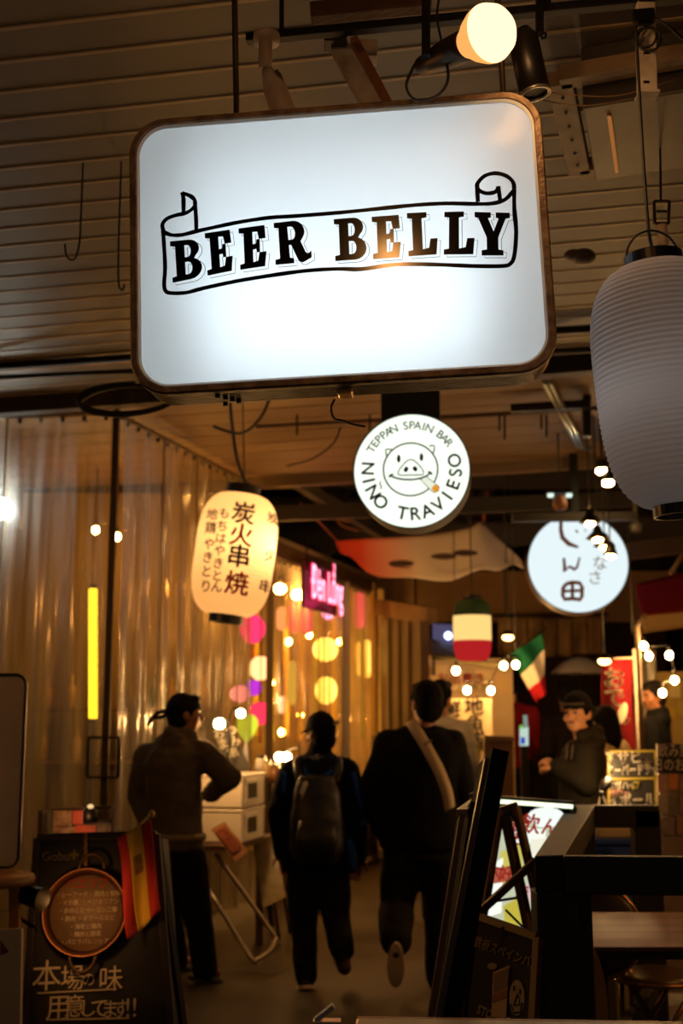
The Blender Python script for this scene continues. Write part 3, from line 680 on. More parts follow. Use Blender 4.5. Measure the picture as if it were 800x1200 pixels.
obj('post', MB().bar((cA.x, cA.y-.02, 0), (cA.x, cA.y-.02, 3.4), .04), mat('post_brown', '#3a2d1c', .5, .3), t_, world=True)
for z in (1.15, 1.38):
    obj('latch_bar', MB().bar(V((cA.x-.09, cA.y-.08, z)), V((cA.x+.09, cA.y-.08, z)), .016), dk, t_, world=True)
for x in (-.09, .09): obj('latch_bar', MB().bar(V((cA.x+x, cA.y-.08, 1.15)), V((cA.x+x, cA.y-.08, 1.38)), .016), dk, t_, world=True)
# inside the bar
t_ = thing('flood_light', 'bright cold floodlight glowing behind the left vinyl curtain', 'light', P(2, 596, 7.54))
obj('lamp_face', MB().ell(P(2, 596, 7.54), (.07, .03, .07), n=20), emit('cold_flood', '#e6f4ff', 120), t_, world=True)
obj('housing', MB().box(P(2, 596, 7.62), (.26, .06, .26)), black_metal, t_, world=True)
obj('stand', MB().bar(P(2, 600, 7.66), (P(2, 600, 7.66).x, 7.66, 0), .03), black_metal, t_, world=True)
def tubes(label, px, y0, y1, d, w, m):
    t = thing('light_tube', label, 'light', P(px, y1, d)); a, b = P(px, y0, d), P(px, y1, d)
    obj('glass_tube', MB().tube([a, b], w, 12), m, t, world=True)
    for q, s in ((a, 1), (b, -1)): obj('end_cap', MB().cone(q, w*1.1, q+V((0, 0, .03*s)), w*1.1, 12), black_plastic, t, world=True)
    obj('base', MB().bar(b, (b.x, b.y, 0), .02), black_metal, t, world=True)
tubes('upright yellow light tube behind the front vinyl curtain', 109, 690, 842, 8.3, .030, emit('yellow_tube', '#ffcb28', 4.5))
bulb_m = emit('warm_bulb', '#ffb65a', 260)
def festoon(name, label, spots, d, r=.028, m=bulb_m, sag=True, ends=None):
    t = thing(name, label, 'string lights', P(*spots[0][:2], spots[0][2] if len(spots[0]) > 2 else d)); pts = []
    for s in spots:
        q = P(s[0], s[1], s[2] if len(s) > 2 else d); obj('bulb', MB().ell(q, (r, r, r*1.15), n=12), m, t, world=True)
        obj('socket', MB().cone(q+V((0, 0, r)), r*.5, q+V((0, 0, r+.05)), r*.45, 8), black_plastic, t, world=True); pts.append(q+V((0, 0, r+.05)))
    if ends: pts = [P(*ends[0])]+pts+[P(*ends[1])]
    obj('wire', MB().tube(pts, .005, 5), black_cord, t, world=True)
    for q in (pts[0], pts[-1]): obj('drop_wire', MB().tube([q, V((q.x, q.y, 3.52 if q.y < 9.4 else 4.69))], .004, 5), black_cord, t, world=True)
    return t
festoon('string_lights', 'warm bulbs strung inside the left bar at curtain mid height', [(112, 621), (137, 629)], 9.0, .026)
# back-bar shelf with glints
for z, lb in ((1.15, 'lower wooden bottle shelf inside the left bar'), (1.55, 'upper wooden bottle shelf inside the left bar')):
    tag(obj('bar_shelf', MB().box((-1.9, 9.5, z), (1.9, .26, .03)), mat('shelf_wood', '#5a3c1c', .5), bevel=.003), lb, 'shelf')
    cols = ['#7a5a18', '#3c4d1c', '#a07820', '#c0a060', '#5a2a12']; 
    for k in range(9):
        h = random.uniform(.2, .29); x = -2.7+k*.2+random.uniform(-.04, .04); r = random.uniform(.03, .04)
        t = tag(obj('bottle', MB().lathe([(0, 0), (r, 0), (r, h*.6), (r*.4, h*.75), (r*.38, h), (0, h)], 14), mat('bottle_glass_%d' % (k % 5), cols[k % 5], .12, 0, coat=.5), loc=(x, 9.5, z+.015)), ('%s bottle, %s from the left on the %s shelf inside the left bar' % (('amber', 'green', 'gold', 'pale', 'brown')[k % 5], ('first', 'second', 'third', 'fourth', 'fifth', 'sixth', 'seventh', 'eighth', 'ninth')[k], 'upper' if z > 1.3 else 'lower')), 'bottle', 'bottles on the %s bar shelf' % ('upper' if z > 1.3 else 'lower'))
t_ = thing('pendant_bulb', 'added bare warm bulb, unseen behind the cream lantern, brightening the left bar', 'lamp', (-.99, 8.9, 2.45))  # added bulb kept out of sight, brightens the bar interior
obj('bulb', MB().ell((-.99, 8.9, 2.45), (.05, .05, .06)), emit('bar_fill_bulb', '#ffb04a', 230), t_, world=True); obj('cord', MB().tube([(-.99, 8.9, 2.5), (-.99, 8.9, 3.52)], .005, 6), black_cord, t_, world=True)
# ================================================================== lantern stall beyond (left, further back)
sA = V((-.60, 10.1, 0)); sB = V((.36, 13.3, 0))
vinyl2 = clear_plastic('stall_vinyl', '#fff2d8', .24, .08)
curtain('vinyl_curtain', 'clear vinyl curtain of the lantern stall under the pink neon', sA, V((.02, 12.17, 0)), 2.84, .25, 3, .04, 3.0, 21, vm=vinyl2)
curtain('vinyl_curtain', 'narrow clear vinyl curtain right of the stall steel post', V((.06, 12.3, 0)), sB, 2.84, .25, 1, .04, 3.0, 33, vm=vinyl2)
lint = mat('lintel_wood', '#5b4027', .6, 0, .5, 4, '#3f2b18')
t_ = thing('lantern_stall', 'brown stall frame with lintel and grey posts around the lantern stall', 'stall', (sA.x, sA.y, 0))
obj('lintel', MB().bar(sA+V((-.04, -.06, 2.93)), sB+V((0, 0, 2.93)), .08, .13), lint, t_, world=True, bevel=.005)
obj('lintel_cap', MB().bar(sA+V((-.04, -.08, 3.01)), sB+V((0, -.02, 3.01)), .13, .03), mat('cap_grey', '#6f6352', .5), t_, world=True)
obj('post', MB().bar((.04, 12.22, 0), (.04, 12.22, 2.87), .09), mat('post_grey', '#8a8474', .4, .4), t_, world=True, bevel=.006)
obj('post', MB().bar(sB+V((0, 0, 0)), sB+V((0, 0, 2.87)), .08), lint, t_, world=True)
obj('post', MB().bar(sA, sA+V((0, 0, 2.87)), .06), lint, t_, world=True)
obj('roof_panel', MB().add([sA+V((0, 0, 2.97)), sB+V((0, 0, 2.97)), V((.36, 14.14, 2.97)), V((-3.6, 14.14, 2.97)), V((-3.6, 10.1, 2.97))], [(0, 1, 2, 3, 4)]), lint, t_, world=True)
obj('front_board', MB().bar(sA+V((0, 0, .3)), sB+V((0, 0, .3)), .03, .5), lint, t_, world=True)
struct('wall_stall', MB().box((-1.6, 14.2, 1.5), (4.2, .08, 3.0)), mat('stall_wall', '#d8b878', .7, 0, .6, 1.6, '#7d5c2c'))
# neon sign
nd = (sB-sA).normalized(); n0 = P(380.5, 690, 10.9)
NM = MX.Identity(4)
neon = thing('neon_sign', 'glowing pink neon sign on a dark board under the stall lintel', 'sign', n0, MX(((nd.x, -nd.y, 0, 0), (nd.y, nd.x, 0, 0), (0, 0, 1, 0), (0, 0, 0, 1))))
obj('back_board', MB().box((0, .05, 0), (.98, .03, .42)), mat('neon_back', '#3a0818', .4), neon, bevel=.004)
pink = emit('neon_pink', '#ff3d6d', 5.0)
def nrn(x, y): return V((x, -.0, y))
text('neon_tube', 'Đèn Lồng', .40, emit('neon_core', '#ff9ab4', 3.2), neon, lambda x, y: V((x, -.03, y)), sx=.60, bold=.005)
text('neon_glow_tube', 'Đèn Lồng', .40, emit('neon_rim', '#e3083c', 1.6), neon, lambda x, y: V((x, -.015, y)), sx=.60, bold=.017)
for x in (-.35, .35): obj('hanger', MB().bar((x, .06, .2), (x, .06, .42), .012), black_metal, neon)
lamp('neon_spill', (0, -.12, -.1), 2.0, '#ff2f6a', .1, neon)
# coloured lanterns inside the stall
def orb(px, py, d, rx, rz, col, s, label, shape='round'):
    c = P(px, py, d); k = d/F; t = thing('hanging_lantern', label, 'lantern', c, None, 'coloured lanterns in the stall'); del t['group']
    rx *= k; rz *= k; m = emit('lan_'+col.strip('#')+str(s), col, s*1.7)
    prof = []
    for i in range(17):
        a = -90+180*i/16
        if shape == 'round': prof.append((rx*math.cos(R(a))*(1-.03*(i % 2)), rz*math.sin(R(a))))
        elif shape == 'box': prof.append((rx*min(1, 1.5*math.cos(R(a))), rz*math.sin(R(a))))
        else: prof.append((rx*math.cos(R(a))*(1+.45*math.sin(R(a))), rz*math.sin(R(a))))
    obj('shade', MB().lathe(prof, 20), m, t); obj('cap', MB().cone((0, 0, rz*.97), rx*.3, (0, 0, rz*1.1), rx*.3, 10), mat('lan_cap', '#6a4a20', .5), t)
    obj('cord', MB().tube([(0, 0, rz), (0, 0, max(rz+.05, 2.96-c.z))], .004, 5), black_cord, t)
    if shape == 'drop' or rx > .1: obj('tassel', MB().tube([(0, 0, -rz), (0, 0, -rz-.16)], [.004, .012], 6), mat('tassel', '#a83020', .8), t)
    return t
orb(296, 737, 11.2, 15, 17, '#f0305a', 1.1, 'magenta round lantern peeping out behind the cream skewer lantern')
orb(305, 783, 11.0, 13, 14, '#ffb070', 1.5, 'peach striped ball lantern in the lantern stall')
orb(297, 806, 11.6, 10, 9, '#b030c0', .8, 'small purple lantern in the lantern stall')
orb(281, 813, 11.3, 12, 10, '#ff8a80', 1.0, 'flat salmon pink lantern left of the purple one')
orb(305, 836, 10.9, 15, 13, '#f0304a', 1.0, 'hot pink oval lantern low in the lantern stall')
orb(289, 853, 10.8, 12, 16, '#c8d030', .85, 'lime green drop lantern below the hot pink one', 'drop')
orb(381, 761, 12.4, 15, 14, '#ffcf60', 2.4, 'upper glowing yellow ball lantern left of the steel post')
orb(382, 809, 12.4, 13, 16, '#ffd060', 2.2, 'lower glowing yellow ball lantern above the black cap')
orb(428, 772, 13.2, 11, 22, '#ffc050', 1.3, 'tall amber lantern behind the narrow vinyl curtain', 'box')
orb(346, 722, 11.4, 7, 20, '#e83a48', .9, 'long red lantern hanging high in the stall', 'box')
orb(360, 728, 11.8, 6, 16, '#f04a5a', .8, 'slim red lantern beneath the neon', 'box')
orb(330, 725, 11.2, 6, 14, '#ff9a60', .9, 'slim orange lantern at the stall left end', 'box')
orb(384, 716, 12.0, 8, 10, '#ff90d0', 2.5, 'pale pink orb standing in for the glow just under the neon')  # glow below the neon, shaped as a small orb
orb(421, 715, 13.0, 7, 22, '#e04a50', .8, 'red lantern right of the steel post', 'box')
orb(342, 800, 12.6, 6, 26, '#d8a840', .7, 'narrow mustard lantern deep in the stall', 'box')
orb(331, 826, 12.2, 4, 10, '#ffd9b0', 1.2, 'tiny white lantern deep in the stall', 'box')
for k, (x, y) in enumerate(((328, 690), (349, 697))):
    t = thing('bare_bulb', ('left' if k == 0 else 'right')+' of two bright bulbs under the stall lintel', 'bulb', P(x, y, 10.9))
    obj('bulb', MB().ell((0, 0, 0), (.055, .055, .045)), bulb_m, t); obj('socket', MB().cone((0, 0, .04), .02, (0, 0, .12), .02), black_plastic, t)
fill_spots = [(316, 742, 12.6), (338, 752, 12.9), (362, 744, 13.1), (398, 752, 13.4), (318, 800, 12.8), (352, 838, 13.0), (330, 858, 12.6), (410, 842, 13.5)]  # bulbs added to brighten the inside of the stall
for k, (x, y, d_) in enumerate(fill_spots):
    t = thing('bare_bulb', ('%s small warm bulb added for glow inside the lantern stall, counted from upper left' % ('first', 'second', 'third', 'fourth', 'fifth', 'sixth', 'seventh', 'eighth')[k]), 'bulb', P(x, y, d_))
    obj('bulb', MB().ell((0, 0, 0), (.03, .03, .036), n=10), emit('stall_fill_bulb', '#ffb858', 210), t); obj('cord', MB().tube([(0, 0, .03), (0, 0, 2.96-P(x, y, d_).z)], .005, 5), black_cord, t)
# yellow strips standing in for reflections in the wavy stall vinyl
ym = [mat('reflection_strip_%d' % k, c, .4, 0) for k, c in enumerate(('#c8a018', '#a8a020', '#d8b040'))]
for k, x in enumerate((300, 318, 334, 352, 369, 392, 412, 424, 436)):
    d = 12.9+.1*(k % 3); a = V((P(x, 730, d).x, d, 2.96)); b = P(x+random.uniform(-2, 2), 862+6*(k % 2), d)
    def fs(u, v, a=a, b=b): q = a.lerp(b, v); return q+V(((u-.5)*.05, .02*math.sin(v*9+k), 0))
    tag(obj('reflection_strip', MB().grid(fs, 1, 14), ym[k % 3]), ('%s yellow strip from the left standing in for reflections in the stall vinyl' % ('first', 'second', 'third', 'fourth', 'fifth', 'sixth', 'seventh', 'eighth', 'ninth')[k]), 'reflection_strip', 'yellow reflection strips in the lantern stall')
# cloth banner above stall
cl = [((395, 634), 10.0), ((470, 640), 10.3), ((565, 610), 10.6), ((612, 660), 10.8)]
def cloth(u, v):
    top = smooth_curve([P(393, 633, 10.2), P(440, 632, 10.4), P(500, 626, 10.6), P(548, 620, 10.7), P(566, 612, 10.7), P(588, 636, 10.8), P(612, 658, 10.9)], 4)
    bot = smooth_curve([P(405, 648, 10.0), P(430, 668, 10.0), P(480, 679, 10.1), P(530, 677, 10.2), P(570, 668, 10.3), P(595, 664, 10.5), P(613, 661, 10.9)], 4)
    f = u*(len(top)-1); i = min(int(f), len(top)-2); w = f-i
    q = (top[i].lerp(top[i+1], w)).lerp(bot[i].lerp(bot[i+1], w), 1-v)
    return q+V((0, .05*math.sin(u*17+v*2)*v, .02*math.sin(u*23)*(1-v)-.05*math.sin(3.14*v)))
t_ = thing('cloth_banner', 'sagging white and red cloth banner strung below the pig sign', 'banner', P(510, 670, 10.3))
cm = bpy.data.materials.new('banner_cloth'); cm.use_nodes = True; nt = cm.node_tree; b_ = nt.nodes['Principled BSDF']; b_.inputs['Roughness'].default_value = .8
tc = nt.nodes.new('ShaderNodeTexCoord'); sp = nt.nodes.new('ShaderNodeSeparateXYZ'); rp = nt.nodes.new('ShaderNodeValToRGB'); nt.links.new(tc.outputs['Generated'], sp.inputs[0]); nt.links.new(sp.outputs[0], rp.inputs[0]); nt.links.new(rp.outputs[0], b_.inputs['Base Color'])
e_ = rp.color_ramp.elements; e_[0].position = .12; e_[0].color = lin('#d8503a'); e_[1].position = .42; e_[1].color = lin('#e9dfd0')
tlb = nt.nodes.new('ShaderNodeBsdfTranslucent'); mxb = nt.nodes.new('ShaderNodeMixShader'); mxb.inputs[0].default_value = .45; nt.links.new(rp.outputs[0], tlb.inputs[0]); nt.links.new(b_.outputs[0], mxb.inputs[1]); nt.links.new(tlb.outputs[0], mxb.inputs[2]); nt.links.new(mxb.outputs[0], nt.nodes['Material Output'].inputs[0])
bo = obj('cloth', MB().grid(cloth, 48, 14), cm, t_, world=True); so = bo.modifiers.new('thick', 'SOLIDIFY'); so.thickness = .004
for x, y in ((520, 652), (470, 660), (545, 648)):
    obj('printed_patch', MB().ell(P(x, y, 10.18), (.11, .01, .028), rotz(0), 16), mat('patch', '#3a2c24', .8), t_, world=True)
obj('tie_rope', MB().tube([P(566, 612, 10.7), P(569, 592, 10.7), P(571, 576, 10.7)], .012, 6), mat('rope_red', '#7a4034', .8), t_, world=True)
obj('tie_rope', MB().tube([P(395, 634, 10.2), P(372, 610, 10.0), P(352, 590, 9.8)], .008, 6), mat('rope_red', '#7a4034', .8), t_, world=True)
obj('tie_rope', MB().tube([P(612, 660, 10.9), P(650, 664, 11.2)], .008, 6), mat('rope_red', '#7a4034', .8), t_, world=True)
t_ = thing('bare_bulb', 'added warm bulb lighting the cloth banner, hidden behind the round pig sign', 'bulb', P(470, 566, 9.6))  # hidden bulb added to light the cloth banner
obj('bulb', MB().ell((0, 0, 0), (.035, .035, .04)), bulb_m, t_); obj('cord', MB().tube([(0, 0, .03), (0, 0, 4.69-P(470, 566, 9.6).z)], .005, 5), black_cord, t_)
for k, (a, b) in enumerate((((352, 560), (402, 605)), ((365, 575), (410, 612)), ((385, 590), (420, 622)))):
    tag(obj('slack_rope', MB().tube(smooth_curve([P(*a, 10.4), P((a[0]+b[0])/2-4, (a[1]+b[1])/2+8, 10.4), P(*b, 10.4)]), .012, 6), mat('rope_tan', '#5a3c28', .8)), ('highest', 'middle', 'lowest')[k]+' of three slack brown ropes left of the pig sign', 'rope')

# ================================================================== stall front: folding table, white boxes, menus
tb = thing('folding_table', 'folding table with steel tube legs at the lantern stall front', 'table', (-.78, 8.0, 0))
tz = .72
def tp(px, py, d): return P(px, py, d)
top_pts = [(-1.12, 7.62), (-.66, 7.55), (-.42, 8.35), (-.88, 8.45)]
obj('table_top', MB().add([(x, y, z) for z in (tz-.03, tz) for x, y in top_pts], [(3, 2, 1, 0), (4, 5, 6, 7), (0, 1, 5, 4), (1, 2, 6, 5), (2, 3, 7, 6), (3, 0, 4, 7)]), mat('table_brown', '#4a3018', .5), tb, world=True)
lg = mat('leg_steel', '#a39480', .35, .8)
uA = [P(252, 1000, 7.6), P(318, 1092, 7.55), P(322, 1102, 7.5), P(316, 1114, 7.42), P(302, 1124, 7.3), P(292, 1120, 7.3), P(244, 1042, 7.5)]
for q in uA: q.z = max(q.z, .018)
obj('leg_loop', MB().tube(smooth_curve(uA, 4), .014, 8), lg, tb, world=True)
obj('leg', MB().tube([(-1.05, 8.3, tz-.03), (-.95, 8.35, .02)], .014, 8), lg, tb, world=True); obj('leg', MB().tube([(-.5, 8.3, tz-.03), (-.42, 8.4, .02)], .014, 8), lg, tb, world=True)
obj('leg', MB().tube([(-1.08, 7.7, tz-.03), (-1.15, 7.5, .02)], .014, 8), lg, tb, world=True)
wb = mat('box_white', '#ded2c0', .5); 
def wbox(z, label):
    t = thing('white_box', label, 'box', (-.76, 7.95, z), rotz(-14))
    obj('body', MB().box((0, 0, .105), (.40, .46, .205)), wb, t, bevel=.01)
    obj('window_frame', MB().box((.205, -.06, .105), (.012, .26, .15)), wb, t, bevel=.004); obj('window', MB().box((.212, -.06, .105), (.004, .18, .095)), mat('box_dark', '#2c2a1a', .3), t)
    obj('lid_edge', MB().box((0, 0, .198), (.41, .47, .014)), wb, t, bevel=.003)
wbox(tz, 'lower of two stacked white boxes on the stall table'); wbox(tz+.212, 'upper of two stacked white boxes on the stall table')
# clip lamp shining on the boxes
t_ = thing('clip_lamp', 'small bright clip lamp over the white boxes', 'lamp', P(255, 868, 7.8))
obj('bulb', MB().ell(P(257, 848, 7.42), (.032, .032, .03)), emit('clip_bulb', '#ffbe70', 480), t_, world=True); obj('arm', MB().tube(smooth_curve([P(262, 905, 7.95), P(270, 872, 7.95), P(266, 846, 7.65), P(259, 842, 7.45)]), .008, 6), black_metal, t_, world=True)
t_ = thing('clip_lamp', 'small bright bulb on a curved arm beside the hot pink lantern', 'lamp', P(290, 840, 8.2))
obj('bulb', MB().ell(P(282, 836, 8.2), (.028, .028, .028)), emit('clip_bulb2', '#ffc880', 200), t_, world=True); obj('arm', MB().tube(smooth_curve([P(276, 905, 8.3), P(268, 860, 8.3), P(272, 832, 8.25), P(281, 830, 8.2)]), .008, 6), black_metal, t_, world=True)
t_ = thing('twin_lamp', 'pair of small round bulbs on a black arm left of the black cap', 'lamp', P(330, 890, 8.4))
for x in (327, 336): obj('bulb', MB().ell(P(x, 887, 8.4), (.03, .03, .03)), emit('twin_bulb', '#ffc070', 200), t_, world=True)
obj('arm', MB().tube(smooth_curve([P(316, 940, 8.5), P(318, 895, 8.5), P(340, 878, 8.45), P(350, 876, 8.4)]), .01, 6), black_metal, t_, world=True)
# leaning signboards
t_ = thing('sign_board', 'dark slanted board with white brush writing behind the white boxes', 'sign', P(270, 905, 8.35))
q0, q1, q2, q3 = P(243, 842, 8.3), P(262, 838, 8.3), P(294, 900, 8.25), P(270, 912, 8.25)
def quad(pts, th=.015):
    nn = (pts[1]-pts[0]).cross(pts[3]-pts[0]).normalized()
    if nn.y < 0: nn = -nn
    return MB().add([*pts, *[p+nn*th for p in pts]], [(3, 2, 1, 0), (4, 5, 6, 7), (0, 1, 5, 4), (1, 2, 6, 5), (2, 3, 7, 6), (3, 0, 4, 7)])
obj('board', quad([q0, q1, q2, q3]), mat('board_dark', '#3a342c', .5), t_, world=True)
ax_ = (q1-q0).normalized(); ay_ = (q0-q3).normalized()
inv = basis(t_).inverted()
def on_quad(inv, o, ax, ay, off=.004):
    n_ = ax.cross(ay).normalized(); n_ = n_ if n_.y < 0 else -n_
    return plane_fn(inv @ (o+n_*off), inv.to_3x3() @ ax, inv.to_3x3() @ ay)
text('writing', 'おつ\nまみ\n串', .085, chalk, t_, on_quad(inv, (q0+q2)/2, ax_, ay_), ls=.9)
t_ = thing('photo_card', 'tilted red and yellow food photo card below the white boxes', 'card', P(268, 1005, 7.4))
q0, q1, q2, q3 = P(247, 972, 7.5), P(263, 963, 7.5), P(291, 998, 7.4), P(276, 1010, 7.4)
obj('card', quad([q0, q1, q2, q3], .006), mat('photo_print', '#c8a070', .4, 0, .9, 9, '#8c2c18'), t_, world=True)
mid = (q0+q1+q2+q3)/4; d1 = (q1-q0)*.5; d2 = (q3-q0)
obj('photo', quad([mid-d1*.7-d2*.38+V((0, -.006, 0)), mid+d1*.7-d2*.38+V((0, -.006, 0)), mid+d1*.7+d2*.3+V((0, -.006, 0)), mid-d1*.7+d2*.3+V((0, -.006, 0))], .003), mat('photo_food', '#b86a48', .4, 0, .9, 30, '#5a2010'), t_, world=True)
t_ = thing('menu_stand', 'black legged stand holding a shiny laminated menu near the backpack man', 'menu stand', (P(318, 1060, 7.9).x, 7.9, 0))
q0, q1, q2, q3 = P(296, 990, 8.1), P(324, 980, 8.1), P(334, 1052, 7.9), P(308, 1064, 7.9)
obj('menu_sheet', quad([q0, q1, q2, q3], .01), mat('laminate', '#a89468', .25, 0, .8, 18, '#6a5c40'), t_, world=True)
for x in (312, 333): obj('leg', MB().bar(P(x, 1050, 7.95), G(x+6, 1092), .018), black_metal, t_, world=True)
obj('strut', MB().bar(P(310, 1000, 8.15), G(320, 1085), .018), black_metal, t_, world=True)
# clutter on the table: jars and a tray of small packs
for k, (x, y, c, lb) in enumerate(((312, 902, '#c0a070', 'pale jar at the stall table back corner'), (322, 906, '#8a5a2a', 'amber jar beside the pale jar on the stall'), (306, 896, '#d8d0c0', 'white cup above the white boxes'))):
    q = P(x, y, 8.3); t = thing('jar', lb, 'jar', (q.x, q.y, q.z-.05)); obj('body', MB().lathe([(0, 0), (.04, 0), (.045, .03), (.042, .08), (.03, .095), (0, .095)], 14), mat('jar_%d' % k, c, .25), t); obj('lid', MB().cone((0, 0, .095), .032, (0, 0, .112), .032, 14), black_plastic, t)
t_ = thing('counter_shelf', 'narrow wooden counter along the lantern stall front', 'counter', (-.35, 8.6, 0))
obj('top', MB().bar((-.55, 8.3, 1.075), (-.1, 9.7, 1.075), .34, .04), lint, t_, world=True); 
for x, y in ((-.55, 8.36), (-.15, 9.6)): obj('leg', MB().bar((x, y, 0), (x, y, 1.055), .05), lint, t_, world=True)
# ================================================================== bottom left: chalkboards, paella pan, flag
slate = mat('slate', '#16130f', .75, 0, .6, 4, '#221d16'); frame_dk = mat('board_frame', '#21150c', .5)
def aboard(name, label, tl, tr, bl, br, d_top, d_bot, m=slate, fm=frame_dk, fw=.03):
    """standing board: front panel from its four corners, framed, with a rear leg frame"""
    a, b = P(*tl, d_top), P(*tr, d_top); c, e = P(*bl, d_bot), P(*br, d_bot)
    # carry the sides on to the ground
    def down(p, q):
        k = (p.z-.02)/(p.z-q.z); return p+(q-p)*k
    c, e = down(a, c), down(b, e); o = (c+e)/2
    t = thing(name, label, 'chalkboard', (o.x, o.y, 0))
    obj('panel', quad([a, b, e, c], .012), m, t, world=True)
    for p, q in ((a, b), (b, e), (e, c), (c, a)): obj('frame_bar', MB().bar(p, q, fw, fw, (b-a).cross(a-c)), fm, t, world=True, bevel=.003)
    back = V((0, .42, 0))
    for p, q in ((a, c), (b, e)): obj('rear_leg', MB().bar(p+V((0, .02, 0)), V((q.x, q.y, .012))+back, .025), fm, t, world=True)
    return t, a, b, c, e
cb, a, b, c, e = aboard('chalkboard', 'large black A-frame chalkboard with copper paella pan and white Japanese writing', (44, 982), (183, 978), (30, 1200), (200, 1200), 4.95, 4.8)
ax_ = (b-a).normalized(); ay_ = (a-c).normalized(); ny = ax_.cross(ay_).normalized(); ny = ny if ny.y < 0 else -ny
inv = basis(cb).inverted()
CBM = MX.Translation(a) @ MX(((ax_.x, -ny.x, ay_.x, 0), (ax_.y, -ny.y, ay_.y, 0), (ax_.z, -ny.z, ay_.z, 0), (0, 0, 0, 1)))
def cbp(px, py, off=.006):
    x, z = onplane(CBM, px, py); return a + ax_*x + ay_*z + ny*off
def cbt(name, s, px, py, size, m, bold=.001, sx=1., ang=0., ls=1.):
    A_ = ax_*math.cos(R(ang))+ay_*math.sin(R(ang)); B_ = ay_*math.cos(R(ang))-ax_*math.sin(R(ang))
    o = cbp(px, py); text(name, s, size, m, cb, plane_fn(inv @ o, inv.to_3x3() @ A_, inv.to_3x3() @ B_), sx=sx, bold=bold, ls=ls)
cw = mat('chalk_white', '#cdbf9f', .9); cy_ = mat('chalk_yellow', '#8a7a30', .9); cred = mat('chalk_red', '#c8482c', .9)
for ch, x, y, s in (('本', 55, 1146, .118), ('場', 85, 1148, .095), ('の', 104, 1149, .055), ('味', 130, 1149, .098), ('用', 69, 1183, .10), ('意', 88, 1181, .085), ('し', 103, 1183, .07), ('て', 117, 1183, .075), ('ま', 129, 1184, .07), ('す', 142, 1184, .075), ('!!', 154, 1182, .095)): cbt('chalk_writing', ch, x, y, s, cw, 0, ang=1)
cbt('chalk_writing', 'Gobu', 66, 1004, .05, mat('chalk_faint', '#a09068', .9), .0002); cbt('chalk_writing', '+', 87, 1003, .07, cy_, .002)
for (p, q) in (((44, 1164), (137, 1159)), ((58, 1195), (152, 1193))):
    obj('chalk_underline', MB().stroke([(0, 0), ((cbp(*q)-cbp(*p)).length, 0)], .005, cbp(*p), (cbp(*q)-cbp(*p)).normalized(), ay_), cw, cb, world=True)
# pan
pc = cbp(102, 1070, .035); pan = thing('paella_pan', 'shallow copper-edged paella pan with menu writing hung on the chalkboard', 'pan', pc)
PR = 46*4.87/F*1.02; PMt = MX.Translation((0, 0, 0)) @ (ny.to_track_quat('Z', 'Y').to_matrix().to_4x4())
copper = mat('copper', '#9c6a40', .36, .75, .5, 7, '#74492a'); panin = mat('pan_inside', '#80623e', .62, .1, .6, 6, '#43301c')
obj('rim', MB().lathe([(PR*.97, .018), (PR, .022), (PR*1.015, .018), (PR*.9, -.026), (PR*.87, -.024), (PR*.955, .014)], 56, PMt, True), copper, pan)
obj('pan_base', MB().lathe([(0, -.016), (PR*.86, -.016), (PR*.88, -.018), (PR*.88, -.028), (0, -.028)], 48, PMt), panin, pan)
for s in (1, -1):
    pts = [V((.02*(s > 0)+.05*math.cos(R(k)), s*(PR*.97+.06*math.sin(R(k))), .012)) for k in range(0, 181, 15)]
    Mq = MX(((ax_.x, ay_.x, ny.x, 0), (ax_.y, ay_.y, ny.y, 0), (ax_.z, ay_.z, ny.z, 0), (0, 0, 0, 1)))
    obj('handle', MB().tube([Mq @ p for p in pts], .007, 8), mat('handle_iron', '#5a4430', .45, .6), pan)
for s, dy, sz, m in (('パエリア', .108, .044, cred), ('・シーフード・鶏肉と野菜', .068, .0215, cw), ('・イカ墨  ・ベジタリアン', .038, .021, cw), ('・きのことベーコン二層', .008, .021, cw), ('・豚肉 ・オマールエビ', -.022, .021, cw), ('・海老と鶏肉', -.052, .021, cw), ('・鶏肉と野菜', -.080, .021, cw), ('・パエラバレンシア', -.108, .021, cw)):
    text('pan_writing', s, sz, m, pan, plane_fn(ny*-.014+ay_*dy+ax_*(.006 if dy > -.03 and dy < .1 else 0), ax_, ay_), bold=.0004)
tw = [cbp(101+(k % 2)*1.5, 978+k*4.2, .02+.004*(k % 2)) for k in range(10)]
obj('jute_tie', MB().tube(tw, .008, 6), mat('jute', '#8a6a3a', .9), pan, world=True)
# flag
fl = thing('spanish_flag', 'small Spanish flag on a wooden stick fixed to the chalkboard edge', 'flag', cbp(165, 1010, .06))
st0, st1 = cbp(140, 990, .03), cbp(181, 957, .07)
obj('stick', MB().tube([st0, st1], .005, 8), mat('stick', '#c9a870', .5), fl, world=True); obj('finial', MB().ell(st1, (.013, .013, .016)), mat('gold', '#b99434', .4, .4), fl, world=True)
def flg(u, v):   # u along the stick (hoist), v drop
    tl_, tr_ = cbp(136, 984, .035), cbp(180, 964, .075); bl_, br_ = cbp(157, 1102, .05), cbp(191, 1068, .05)
    q = tl_.lerp(tr_, u).lerp(bl_.lerp(br_, u), v); w = math.sin(u*6.2+v*2.2)*.022*(.3+v)
    q += ny*w + ax_*(.014*math.sin(v*4+1)*(1-u)); return q
redf = mat('flag_red', '#d0342a', .75); yelf = mat('flag_yellow', '#e8bc34', .75)
for u0, u1, m, nm in ((0, .27, redf, 'red_band'), (.27, .70, yelf, 'yellow_band'), (.70, 1, redf, 'red_band')):
    o = obj(nm, MB().grid(lambda u, v: flg(u0+(u1-u0)*u, v), 10, 22), m, fl, world=True); o.modifiers.new('thick', 'SOLIDIFY').thickness = .002
obj('crest', MB().grid(lambda u, v: flg(.37+.22*u, .27+.19*v)+ny*.005, 4, 4), mat('crest', '#7d3c1c', .7, 0, .9, 60, '#a8862a'), fl, world=True)
